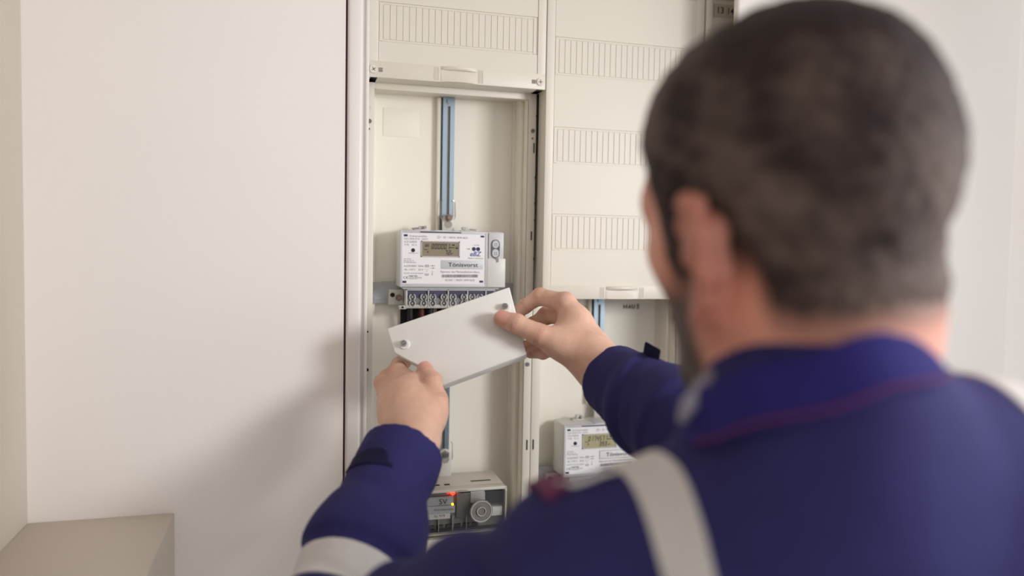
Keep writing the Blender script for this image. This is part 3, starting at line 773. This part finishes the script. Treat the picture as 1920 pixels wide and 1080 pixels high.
def sm_noise(p, freq, seed, n=6):
    r = np.random.default_rng(seed); o = np.zeros(len(p))
    for i in range(n):
        k = r.normal(size=3); k *= freq * r.uniform(.6, 1.5) / np.linalg.norm(k); o += np.sin(p @ k + r.uniform(0, 6.28) + .8 * np.sin(p @ np.roll(k, 1) * .7 + r.uniform(0, 6)))
    return o / n


def normals(P, Q):
    n = np.cross(P[Q[:, 2]] - P[Q[:, 0]], P[Q[:, 3]] - P[Q[:, 1]]); v = np.zeros_like(P)
    for i in range(4): np.add.at(v, Q[:, i], n)
    return v / (np.linalg.norm(v, axis=1)[:, None] + 1e-12)


def np_obj(name, P, Q, material, parent, tint=None, **t):
    w = np.array(wpos(parent)) if parent is not None else 0
    me = bpy.data.meshes.new(name); k = Q.shape[1]
    me.vertices.add(len(P)); me.vertices.foreach_set('co', (P - w).astype(np.float32).ravel())
    me.loops.add(Q.size); me.loops.foreach_set('vertex_index', Q.astype(np.int32).ravel())
    me.polygons.add(len(Q)); me.polygons.foreach_set('loop_start', np.arange(0, Q.size, k, dtype=np.int32))
    me.update(calc_edges=True); me.validate()
    me.polygons.foreach_set('use_smooth', [True] * len(me.polygons)); me.materials.append(material)
    if tint is not None:
        a = me.color_attributes.new('tint', 'FLOAT_COLOR', 'POINT'); a.data.foreach_set('color', np.concatenate([tint, np.ones((len(P), 1))], 1).astype(np.float32).ravel())
    o = bpy.data.objects.new(name, me); COL.objects.link(o); o.parent = parent
    return tag(o, **t)


def lin3(h): return np.array(lin(h)[:3])


def mixc(base, col, w): return base * (1 - w[:, None]) + np.array(col) * w[:, None]


def sstep(x, a, b):
    t = np.clip((x - a) / (b - a), 0, 1); return t * t * (3 - 2 * t)


# ------------------------------------------------------------------ pose
MAN = empty('person', (.235, -.66, 0), 'man with short dark hair and navy work jacket holding the cover', 'person')
HANDS = {'R': {
    'wrist': [(0.2690, -0.1868, 1.4048, 0.0270)],
    'thumb': [(0.2363, -0.1682, 1.4273, 0.0180), (0.1963, -0.1623, 1.4450, 0.0135), (0.1695, -0.1506, 1.4579, 0.0114), (0.1538, -0.1405, 1.4634, 0.0106)],
    'index': [(0.2359, -0.1422, 1.4830, 0.0125), (0.2116, -0.1133, 1.4892, 0.0105), (0.1975, -0.0938, 1.4754, 0.0090), (0.1823, -0.0919, 1.4612, 0.0078)],
    'middle': [(0.2490, -0.1267, 1.4667, 0.0125), (0.2263, -0.0943, 1.4626, 0.0108), (0.2110, -0.0871, 1.4507, 0.0092), (0.1900, -0.0969, 1.4420, 0.0080)],
    'ring': [(0.2573, -0.1172, 1.4483, 0.0120), (0.2380, -0.0877, 1.4362, 0.0103), (0.2183, -0.0893, 1.4266, 0.0088), (0.1951, -0.1053, 1.4233, 0.0078)],
    'pinky': [(0.2615, -0.1108, 1.4300, 0.0110), (0.2420, -0.0904, 1.4171, 0.0090), (0.2237, -0.0917, 1.4126, 0.0078), (0.2044, -0.1016, 1.4143, 0.0070)]},
    'L': {
    'wrist': [(0.0330, -0.1960, 1.3270, 0.0270)],
    'thumb': [(0.0590, -0.1720, 1.3452, 0.0180), (0.0685, -0.1600, 1.3688, 0.0138), (0.0652, -0.1468, 1.3887, 0.0112), (0.0592, -0.1330, 1.4008, 0.0098)],
    'index': [(0.0455, -0.1367, 1.3829, 0.0128), (0.0318, -0.1000, 1.3935, 0.0104), (0.0395, -0.0630, 1.3975, 0.0086), (0.0506, -0.0617, 1.4104, 0.0078)],
    'middle': [(0.0325, -0.1328, 1.3761, 0.0128), (0.0296, -0.0935, 1.3925, 0.0106), (0.0360, -0.0683, 1.3977, 0.0092), (0.0449, -0.0633, 1.4010, 0.0080)],
    'ring': [(0.0224, -0.1268, 1.3655, 0.0120), (0.0243, -0.0867, 1.3858, 0.0103), (0.0294, -0.0664, 1.3879, 0.0088), (0.0382, -0.0625, 1.3912, 0.0078)],
    'pinky': [(0.0159, -0.1215, 1.3562, 0.0110), (0.0128, -0.0899, 1.3790, 0.0098), (0.0199, -0.0664, 1.3826, 0.0080), (0.0293, -0.0616, 1.3857, 0.0070)]}}
ELB = {'L': V3(-.0800, -.3900, 1.1750), 'R': V3(.3200, -.4450, 1.3420)}
SHO = {'L': V3(.0860, -.6150, 1.3330), 'R': V3(.3900, -.6750, 1.3850)}
CUFF = {'L': V3(.0260, -.1925, 1.3165), 'R': V3(.2785, -.1980, 1.3950)}
HO = V3(.2040, -.6470, 1.5680)                          # head centre at eye level
ya, pi_, ro = math.radians(11), math.radians(-2), math.radians(-6)
Rz = np.array([[math.cos(ya), -math.sin(ya), 0], [math.sin(ya), math.cos(ya), 0], [0, 0, 1]])
Rx = np.array([[1, 0, 0], [0, math.cos(pi_), -math.sin(pi_)], [0, math.sin(pi_), math.cos(pi_)]])
Ry = np.array([[math.cos(ro), 0, math.sin(ro)], [0, 1, 0], [-math.sin(ro), 0, math.cos(ro)]])
HR = Rz @ Rx @ Ry                                       # local (x right, y forward, z up) -> world
hw = lambda *p: HO + HR @ V3(*p)
hell = lambda c, r: ell(hw(*c), r, HR)
hcap = lambda a, b, ra, rb, flat=None: cap(hw(*a), hw(*b), ra, rb, flat)

# ------------------------------------------------------------------ body: head, neck, arms and hands as one surface
HEAD = SDF()
HEAD.add(hell((0, -.010, .034), (.0730, .0885, .086)), 0)
HEAD.add(hell((0, .030, .040), (.064, .060, .060)), .03)
HEAD.add(hell((0, .030, -.030), (.063, .060, .066)), .03)
for s_ in (-1, 1):
    HEAD.add(hcap((s_ * .054, -.004, -.052), (s_ * .020, .064, -.096), .017, .017), .03)
    HEAD.add(hcap((s_ * .036, .066, -.012), (s_ * .050, .040, -.014), .018, .017), .02)     # cheekbone
    HEAD.add(hcap((s_ * .012, .084, .022), (s_ * .048, .066, .022), .010, .010), .018)       # brow
HEAD.add(hcap((-.008, .072, -.100), (.008, .072, -.100), .016, .016), .02)
HEAD.add(hcap((0, .066, -.060), (0, .074, -.064), .026, .024), .02)
for s_ in (-1, 1): HEAD.add(hell((s_ * .032, .094, .002), (.017, .016, .011)), .012, 's')     # eye sockets
HEAD.add(hcap((0, .087, .010), (0, .111, -.034), .0075, .0105), .012)
for s_ in (-1, 1): HEAD.add(hell((s_ * .012, .100, -.037), (.008, .010, .007)), .008)
HEAD.add(hcap((-.018, .093, -.060), (.018, .093, -.060), .0065, .0065), .006); HEAD.add(hcap((-.015, .092, -.070), (.015, .092, -.070), .007, .007), .004)
HEAD.add(hell((0, .104, -.0650), (.022, .006, .0012)), .002, 's')
# neck
HEAD.add(cap(hw(0, -.030, -.050), V3(.1980, -.6720, 1.430), .054, .057), .03)
HEAD.add(cap(hw(-.024, -.040, -.055), V3(.1800, -.6900, 1.430), .030, .034), .03); HEAD.add(cap(hw(.024, -.040, -.055), V3(.2250, -.6900, 1.430), .030, .034), .03)
BODY = SDF(); BODY.p += HEAD.p
EARS = SDF()
for s_ in (-1, 1):
    # ear: rim, bowl, lobe
    ex, ey = s_ * .0800, -.012
    P_ = lambda u, v, o: (ex + s_ * (o + .37 * (-u) + .004), ey + u * 1.02, -.016 + v * 1.05)   # u forward, v up, o outward
    rim = [P_(.012, -.002, -.004) + (.0040,), P_(.014, .020, .000) + (.0046,), P_(.004, .033, .003) + (.0050,), P_(-.010, .031, .004) + (.0050,), P_(-.018, .016, .005) + (.0048,), P_(-.016, -.004, .004) + (.0046,), P_(-.008, -.020, .001) + (.0048,), P_(.002, -.029, -.002) + (.0066,), P_(.008, -.022, -.006) + (.0060,)]
    EARS.add(chain([tuple(hw(*q[:3])) + (q[3],) for q in rim], .006), .006)
    bowl = [P_(.010, .006, -.008) + (.010,), P_(-.004, .016, -.006) + (.0105,), P_(-.006, -.004, -.006) + (.0105,), P_(.004, -.016, -.008) + (.009,)]
    EARS.add(chain([tuple(hw(*q[:3])) + (q[3],) for q in bowl], .006), .004)
    anti = [P_(.004, .022, .000) + (.0034,), P_(-.009, .014, .0015) + (.0034,), P_(-.008, -.006, .001) + (.0034,), P_(.000, -.018, -.001) + (.0036,)]
    EARS.add(chain([tuple(hw(*q[:3])) + (q[3],) for q in anti], .003), .003)
    EARS.add(ell(hw(*P_(.005, -.003, .004)), (.008, .008, .0085)), .004, 's')
    EARS.add(hell((s_ * .0745, .006, -.013), (.0055, .005, .0065)), .004)
for (f, c, r), k, op in EARS.p: BODY.p.append(((f, c, r), max(k, .004), op))
# chest inside the jacket, upper arms, forearms
BODY.add(cap((.210, -.660, 1.40), (.235, -.655, 1.16), .062, .075), .04)
for s_ in 'LR':
    H = HANDS[s_]; wr = V3(*H['wrist'][0][:3]); el = ELB[s_]; sh_ = SHO[s_]
    BODY.add(cap((.215, -.660, 1.37), sh_, .045, .040), .04)
    BODY.add(cap(sh_, el, .036, .026), .03)
    up_ = V3(*H['index'][0][:3]) - V3(*H['pinky'][0][:3]); mid = (V3(*H['index'][0][:3]) + V3(*H['pinky'][0][:3])) / 2
    ax = mid - wr; nrm = np.cross(up_, ax); nrm /= np.linalg.norm(nrm)
    BODY.add(cap(el, wr + (el - wr) * .35, .026, .0270), .02)
    BODY.add(cap(wr + (el - wr) * .40, wr, .0285, .0285, (nrm, 1.15)), .02)
    BODY.add(cap(wr, wr + ax * .30, .0285, .030, (nrm, 1.3)), .03)
    palm = []
    for f_, r0 in (('index', .0165), ('middle', .0155), ('ring', .0150), ('pinky', .0145)):
        mc = V3(*H[f_][0][:3]); base = wr + (mc - wr) * .22
        palm.append(tuple(base) + (.0150,)); palm.append(tuple(wr + (mc - wr) * .72) + (r0,)); palm.append(tuple(mc - nrm * 0) + (H[f_][0][3] + .0012,))
        BODY.add(chain(palm[-3:], .01), .016)
    # webbed flesh between the knuckles, ball of the thumb
    BODY.add(cap(wr + ax * .45, mid - ax * .12, .020, .017, (nrm, 1.0)), .02)
    t0, t1 = V3(*H['thumb'][0][:3]), V3(*H['thumb'][1][:3]); ix = V3(*H['index'][0][:3])
    BODY.add(cap(wr + (t0 - wr) * .25, t0 + (t1 - t0) * .55, .021, .0165), .022)
    BODY.add(cap(t0 + (t1 - t0) * .35, ix + (wr - ix) * .30, .0130, .0120), .018)
    for f_ in ('index', 'middle', 'ring', 'pinky'):
        BODY.add(chain(H[f_], .003), .0042)
        for j, rr in ((0, 1.06), (1, 1.10), (2, 1.06)): BODY.add(ell(H[f_][j][:3], (H[f_][j][3] * rr,) * 3), .003)
    BODY.add(chain(H['thumb'], .004), .006)
    BODY.add(ell(H['thumb'][2][:3], (H['thumb'][2][3] * 1.08,) * 3), .004)
P, Q = BODY.mesh(.0020, (-.16, -.80, 1.06), (.50, -.03, 1.74))
# skin colours
base = np.tile(lin3('#dcb29d'), (len(P), 1)); L = (P - HO) @ HR
headm = sstep(P[:, 2], 1.40, 1.46) * (P[:, 1] < -.40)
base = mixc(base, lin3('#dc9783'), headm * .85)
red = np.zeros(len(P)); deep = np.zeros(len(P))
for s_ in 'LR':
    for f_, pts in HANDS[s_].items():
        if f_ == 'wrist': continue
        for j, q in enumerate(pts):
            d = np.linalg.norm(P - V3(*q[:3]), axis=1); w_ = np.exp(-(d / (q[3] * 1.25)) ** 4)
            red = np.maximum(red, w_ * (.55 if j in (1, 2) else .8 if j == 3 else .30))
base = mixc(base, lin3('#c98571'), red * .55)
ear = np.exp(-((np.abs(L[:, 0]) - .088) / .016) ** 4) * (np.abs(L[:, 1] + .012) < .045) * (np.abs(L[:, 2] + .012) < .055)
base = mixc(base, lin3('#ac6a5c'), np.clip(ear, 0, 1) * .7)
# stubble beard and shaved neck shadow
beard = sstep(L[:, 1], .000, .028) * sstep(-L[:, 2], .018, .050) * sstep(-L[:, 2], .00, .03) * (1 - sstep(-L[:, 2], .125, .145)) * headm
mous = np.exp(-((L[:, 2] + .050) / .008) ** 2) * (L[:, 1] > .07)
lips = np.exp(-((L[:, 2] + .065) / .010) ** 4) * (np.abs(L[:, 0]) < .022) * (L[:, 1] > .08)
base = mixc(base, lin3('#2c201e'), np.clip(beard * (1 - lips) * 1.05 + mous * .5 * headm, 0, .95))
base = mixc(base, lin3('#a8655a'), lips * headm * .8)
def hairline(L):
    zl = np.interp(L[:, 1], [-.12, -.085, -.060, -.048, -.040, -.032, .002, .006, .018, .030, .036, .046, .060, .075, .10], [-.056, -.056, -.056, -.052, -.042, -.024, -.002, -.034, -.036, -.030, .010, .034, .050, .066, .072])
    return L[:, 2] - zl
hl = hairline(L)
ear = np.exp(-((np.abs(L[:, 0]) - .090) / .017) ** 6) * (np.abs(L[:, 1] + .012) < .045) * (np.abs(L[:, 2] + .015) < .050)
hs_ = sstep(hl, -.014, .010) * headm * (1 - ear)
base = mixc(base, lin3('#3b2e2b'), hs_ * .8)
for s_ in 'LR':
    for f_ in ('thumb', 'index', 'middle', 'ring', 'pinky'):
        q = HANDS[s_][f_]
        for j in (1, 2):
            a_ = V3(*q[j + 1][:3]) - V3(*q[j][:3]); a_ /= np.linalg.norm(a_); rel = P - V3(*q[j][:3]); t_ = rel @ a_
            near = np.exp(-(np.linalg.norm(rel, axis=1) / (q[j][3] * 1.35)) ** 6)
            base = mixc(base, lin3('#9a5f50'), near * (np.exp(-((np.abs(t_) - .0022) / .0007) ** 2) + .8 * np.exp(-(t_ / .0006) ** 2)) * .45)
base *= (1 + .04 * sm_noise(P, 260, 3) + .05 * sm_noise(P, 75, 8))[:, None]
body = np_obj('body', P, Q, skinm, MAN, base)

# hair: a low cap that rises out of the skin along the hairline
HAIR = SDF(); fh = HEAD
class _Hair(SDF):
    def eval(s, pts, margin=.03, big=.2):
        d = HEAD.eval(pts, margin, big); Lp = (pts - HO) @ HR
        t = sstep(hairline(Lp), -.006, .022) * (.0046 + .0050 * sstep(Lp[:, 2], -.03, .06) + .0060 * sstep(Lp[:, 2], .06, .115)) - .0022
        t = t + np.where(np.abs(d) < .03, .0011 * sm_noise(Lp, 420, 11) + .0009 * sm_noise(Lp, 160, 5), 0) * (t > 0)
        return d - t
HP, HQ = _Hair().mesh(.0026, HO - .15, HO + .15, newton=1)
HL = (HP - HO) @ HR
keep = hairline(HL) > -.007
fk = keep[HQ].all(1); HQ = HQ[fk]; used = np.unique(HQ); remap = np.full(len(HP), -1); remap[used] = np.arange(len(used)); HP = HP[used]; HL = HL[used]; HQ = remap[HQ]
hc = np.tile(lin3('#35292a'), (len(HP), 1)); n1 = sm_noise(HL, 70, 21); n2 = sm_noise(HL, 420, 22)
hc = mixc(hc, lin3('#8a766d'), np.clip(.20 + .75 * n1 + .35 * n2 + .35 * sm_noise(HL, 130, 24), 0, 1) * .75)
hc = mixc(hc, lin3('#7d6258'), (1 - sstep(hairline(HL), -.004, .026)) * .55)
np_obj('hair', HP, HQ, hairm, MAN, hc, label='short cropped dark brown hair')
# eyes, brows, nails
for s_ in (-1, 1):
    b = MB(); bm = bmesh.new(); bmesh.ops.create_uvsphere(bm, u_segments=20, v_segments=12, radius=.0118); bmesh.ops.translate(bm, verts=bm.verts, vec=Vector(hw(s_ * .031, .0700, .002))); b._add(bm); e_ = b.build('eye', eyem, MAN)
    b = MB(); b.cyl(Vector(hw(s_ * .031, .0808, .002)), Vector(hw(s_ * .031, .0822, .002)), .0055, .0045, 16); b.build('iris', iris, e_)
    b = MB(); b.tube([Vector(hw(s_ * x, y, z)) for x, y, z in ((.014, .0925, .0265), (.030, .0880, .0310), (.046, .0755, .0290), (.054, .0650, .0240))], [.0030, .0036, .0030, .0016], 8); b.build('eyebrow', mat('eyebrow hair', '#3a2b27', .8), MAN)


def nail(tip, dip, out, r):
    tip = V3(*tip); dip = V3(*dip); a = tip - dip; a /= np.linalg.norm(a); o = V3(*out); o -= a * (o @ a); o /= np.linalg.norm(o); sd = np.cross(a, o)
    bm = bmesh.new(); G = []
    for i in range(7):
        t = -1 + 2 * i / 6
        row = []
        for j in range(7):
            ph = (-1 + 2 * j / 6) * 1.05; ww = math.sqrt(max(0, 1 - (abs(t) ** 3.2) * .55)); q = tip + a * (r * (-.12 + .72 * t)) + (o * math.cos(ph * ww) + sd * math.sin(ph * ww)) * (r * (1.05 - .10 * max(t, 0) ** 2))
            row.append(bm.verts.new(q))
        G.append(row)
    for i in range(6):
        for j in range(6): bm.faces.new((G[i][j], G[i + 1][j], G[i + 1][j + 1], G[i][j + 1]))
    bmesh.ops.recalc_face_normals(bm, faces=bm.faces); bmesh.ops.solidify(bm, geom=bm.faces[:], thickness=.0006)
    b = MB(); b._add(bm); b.build('fingernail', nailm, MAN)


cn = np.array(CN)
nail(HANDS['R']['thumb'][3][:3], HANDS['R']['thumb'][2][:3], cn + V3(-.05, 0, -.12), .0106)
nail(HANDS['L']['thumb'][3][:3], HANDS['L']['thumb'][2][:3], cn + V3(.30, 0, .15), .0098)
for s_ in 'LR':
    for f_ in ('index', 'middle', 'ring', 'pinky'): q = HANDS[s_][f_]; nail(q[3][:3], q[2][:3], -cn, q[3][3])

# ------------------------------------------------------------------ jacket
JK = SDF()
JK.add(cap((.165, -.660, 1.300), (.320, -.675, 1.330), .108, .112), 0)
JK.add(cap((.145, -.655, 1.24), (.335, -.665, 1.25), .115, .115), .05)
JK.add(cap((.160, -.655, 1.08), (.320, -.660, 1.08), .120, .120), .06)
JK.add(cap((.165, -.655, .90), (.315, -.660, .90), .125, .125), .06)
JK.add(cap((.205, -.680, 1.416), (.0960, -.620, 1.350), .052, .050), .04); JK.add(cap((.215, -.690, 1.440), (.385, -.680, 1.408), .052, .055), .05); JK.add(cap((.203, -.680, 1.40), (.203, -.682, 1.462), .080, .066), .03)
for s_ in 'LR':
    el, sh_, cf = ELB[s_], SHO[s_], CUFF[s_]
    JK.add(cap(sh_, el, .064, .054), .03)
    d_ = (el - cf) / np.linalg.norm(el - cf)
    JK.add(cap(el, cf + d_ * .10, .057, .052), .03)
    JK.add(tubeflat(cf, cf + d_ * .14, .0468 if s_ == 'L' else .0430, .053, .004), .02)
    JK.add(tubeflat(cf - d_ * .02, cf + d_ * .022, .0403 if s_ == 'L' else .0362, .0362, .003), .002, 's')
JP, JQ = JK.mesh(.0042, (-.22, -.86, .76), (.52, -.12, 1.56), newton=2)
JN = normals(JP, JQ)
# cloth folds
disp = .0040 * sm_noise(JP * V3(1, 1, .45), 34, 31) + .0012 * sm_noise(JP, 80, 32)
for s_ in 'LR':
    el, sh_, cf = ELB[s_], SHO[s_], CUFF[s_]
    for a, b_, amp, fr in ((cf, el, .0068, 85), (el, sh_, .0065, 60)):
        d_ = b_ - a; Lg = np.linalg.norm(d_); d_ /= Lg; q = JP - a; t = q @ d_; rad = np.linalg.norm(q - t[:, None] * d_, axis=1)
        w_ = sstep(t, .030, .07) * (1 - sstep(t, Lg - .01, Lg + .04)) * (1 - sstep(rad, .075, .10))
        n_ = sm_noise(JP, 22, 41); g_ = (q @ V3(.75, -.1, .65)) / .05
        ph = fr * t + 3.2 * n_ + 1.5 * g_; disp += amp * w_ * (.45 * np.sin(ph) - 1.0 * np.exp(-(np.sin(ph * .5 + .9 + n_) / .30) ** 2) * (.35 + .65 * np.clip(.5 + 1.4 * sm_noise(JP, 24, 44), 0, 1)))
    q = JP - cf; t = q @ ((el - cf) / np.linalg.norm(el - cf)); rad = np.linalg.norm(q - t[:, None] * ((el - cf) / np.linalg.norm(el - cf)), axis=1)
    disp -= .0016 * np.exp(-((t - .034) / .0030) ** 2) * (rad < .07)          # cuff seam
    disp *= 1 - (1 - sstep(t, .024, .05)) * (rad < .075) * (t > -.03)
JP = JP + JN * disp[:, None]; JN = normals(JP, JQ)
jk = np_obj('jacket', JP, JQ, fabric, MAN, label='navy blue work jacket with reflective tape')


def patch(name, material, fld, lo, hi, region, off=.0016, parent=jk, **t):
    """strip of cloth lying on the jacket: the surface where lo < fld < hi, given its own thickness"""
    s = fld(JP); c = (lo + hi) / 2; hwid = (hi - lo) / 2; sel = (np.abs(s - c) < hwid) & region(JP)
    f = sel[JQ].any(1) & region(JP)[JQ].all(1) & (np.abs(s - c)[JQ] < hwid + .02).all(1)
    q = JQ[f]; used = np.unique(q); rm = np.full(len(JP), -1); rm[used] = np.arange(len(used)); q = rm[q]; p = JP[used].copy(); n = JN[used]
    e = 1e-4; g = np.stack([(fld(p + np.eye(3)[a] * e) - fld(p - np.eye(3)[a] * e)) / (2 * e) for a in range(3)], 1); g -= n * (g * n).sum(1)[:, None]
    ex = fld(p) - c; ov = np.sign(ex) * np.maximum(np.abs(ex) - hwid, 0); p -= g * (ov / np.maximum((g * g).sum(1), .05))[:, None]
    k = len(p); E = np.sort(np.stack([q, np.roll(q, -1, 1)], -1).reshape(-1, 2), 1); D = np.stack([q, np.roll(q, -1, 1)], -1).reshape(-1, 2)
    _, inv, cnt = np.unique(E, axis=0, return_inverse=True, return_counts=True); bd = D[cnt[inv.ravel()] == 1]
    PP = np.concatenate([p + n * off, p - n * .0012]); QQ = np.concatenate([q, q[:, ::-1] + k, np.stack([bd[:, 1], bd[:, 0], bd[:, 0] + k, bd[:, 1] + k], 1)])
    o = np_obj(name, PP, QQ, material, parent, **t); o.data.set_sharp_from_angle(angle=math.radians(50))
    return o


# reflective bands
dL = (CUFF['L'] - ELB['L']) / np.linalg.norm(CUFF['L'] - ELB['L'])
armL = lambda p: (np.linalg.norm((p - ELB['L']) - ((p - ELB['L']) @ dL)[:, None] * dL, axis=1) < .085) & (p[:, 1] > -.47)
patch('reflective_band', tape, lambda p: (p - ELB['L']) @ dL, .066, .104, armL, label='silver reflective band round the left sleeve')
patch('reflective_band', tape, lambda p: p[:, 0] - .05 * (p[:, 1] + .66), .0985, .1200, lambda p: (p[:, 2] > 1.10) & (p[:, 1] < -.52), label='silver reflective band over the left shoulder')
patch('reflective_band', tape, lambda p: p[:, 0] + .05 * (p[:, 1] + .66), .308, .340, lambda p: (p[:, 2] > 1.10) & (p[:, 1] < -.52), label='silver reflective band over the right shoulder')
# dark hook patch on the left cuff
patch('cuff_patch', fabricd, lambda p: (p - CUFF['L']) @ -dL, .040, .062, lambda p: armL(p) & (np.abs((p - CUFF['L']) @ V3(.9, 0, .4) + .040) < .024), label='dark hook patch on the left cuff')
# red edge on the left shoulder and red piping across the yoke
patch('shoulder_tab', redpipe, lambda p: p[:, 0], .057, .074, lambda p: (p[:, 2] > 1.385) & (p[:, 1] > -.625) & (p[:, 1] < -.56), off=.005, label='red edge of the shoulder tab')
# stand-up collar
cc = V3(.1990, -.6760, 1.4600); cz = V3(-.20, .36, 1.); cz /= np.linalg.norm(cz); cx_ = np.cross(V3(0, 1, 0), cz); cx_ /= np.linalg.norm(cx_); cy_ = np.cross(cz, cx_)
prof = [(.066, -.014), (.0655, .020), (.067, .0255), (.0705, .0265), (.0732, .022), (.0768, .006), (.0800, -.0040), (.0785, -.0055), (.0740, .004)]
bm = bmesh.new(); NR = 72; rows = []
for i in range(NR + 1):
    a = math.radians(100) + math.radians(330) * i / NR; el_ = 1.0; fade = min(1, min(i, NR - i) / 5)
    rows.append([bm.verts.new(cc + cx_ * (r * math.cos(a) * .97) + cy_ * (r * math.sin(a) * 1.02) + cz * (z * (.75 + .25 * fade) + .0012 * math.sin(a * 7))) for r, z in prof])
for i in range(NR):
    for j in range(len(prof)): bm.faces.new((rows[i][j], rows[i][(j + 1) % len(prof)], rows[i + 1][(j + 1) % len(prof)], rows[i + 1][j]))
bm.faces.new(rows[0]); bm.faces.new(rows[-1][::-1]); bmesh.ops.recalc_face_normals(bm, faces=bm.faces)
pip = [rows[i][5].co.lerp(rows[i][6].co, .9) + (rows[i][6].co - rows[i][0].co).normalized() * .0008 for i in range(18, NR - 14)]
b = MB(); b._add(bm); col = b.build('collar', collarmat, jk, label='navy fold-down collar, coloured as lit')
b = MB(); b.tube(pip, .0009, 8); b.build('piping', redpipe, col, label='thin dull red piping along the collar edge')
b = MB(); b.tube([(0.1409, -0.6688, 1.4785), (0.1299, -0.6754, 1.4725), (0.1221, -0.6778, 1.4647), (0.1235, -0.6663, 1.453)], [.0035, .0048, .0050, .0030], 10); b.build('collar_edge', inner, col, label='pale grey lining edge of the collar front')
b = MB(); b.tube([(.0650, -.6150, 1.4035), (.0730, -.6265, 1.4055), (.0815, -.6285, 1.4085), (.0905, -.6300, 1.4120), (.0975, -.6360, 1.4150)], [.0012, .0018, .0018, .0018, .0012], 8); b.build('shoulder_piping', tape, jk, label='pale piping along the left shoulder')
# cuff strap with its free end standing up on the right sleeve
dR = (ELB['R'] - CUFF['R']) / np.linalg.norm(ELB['R'] - CUFF['R'])
b = MB(); bm = bmesh.new(); bmesh.ops.create_cube(bm, size=1)
for v in bm.verts: v.co = Vector((v.co.x * .030, v.co.y * .003, v.co.z * .022))
bmesh.ops.bevel(bm, geom=bm.edges[:], offset=.0012, segments=2, affect='EDGES')
zz = V3(0, .15, 1.); zz -= dR * (zz @ dR); zz /= np.linalg.norm(zz); yy_ = np.cross(zz, dR)
sc_ = CUFF['R'] + dR * .062 + zz * .052 + V3(.004, .0, 0)
M_ = Matrix(((dR[0], yy_[0], zz[0], sc_[0]), (dR[1], yy_[1], zz[1], sc_[1]), (dR[2], yy_[2], zz[2], sc_[2]), (0, 0, 0, 1)))
b._add(bm, M_); b.build('cuff_strap', fabricd, jk, label='dark cuff strap standing up from the right sleeve')

# ------------------------------------------------------------------ trousers and shoes (below the picture)
TR = SDF()
TR.add(cap((.165, -.658, .90), (.315, -.662, .90), .118, .118), 0)
for s_, fx in ((-1, .145), (1, .335)):
    TR.add(cap((.240 + s_ * .075, -.660, .86), (.240 + s_ * .085, -.640, .48), .092, .066), .05)
    TR.add(cap((.240 + s_ * .085, -.640, .48), (fx, -.665, .075), .066, .052), .03)
TP, TQ = TR.mesh(.009, (.0, -.82, .0), (.48, -.48, 1.06), newton=1)
np_obj('trousers', TP, TQ, trousm, MAN, label='navy work trousers')
for fx in (.145, .335):
    SH = SDF(); SH.add(cap((fx, -.690, .050), (fx, -.560, .038), .045, .036), 0); SH.add(cap((fx, -.680, .05), (fx, -.672, .115), .045, .046), .03)
    P2, Q2 = SH.mesh(.008, (fx - .1, -.80, -.02), (fx + .1, -.45, .2), newton=1); P2[:, 2] = np.maximum(P2[:, 2], .0)
    np_obj('shoe', P2, Q2, shoem, MAN)
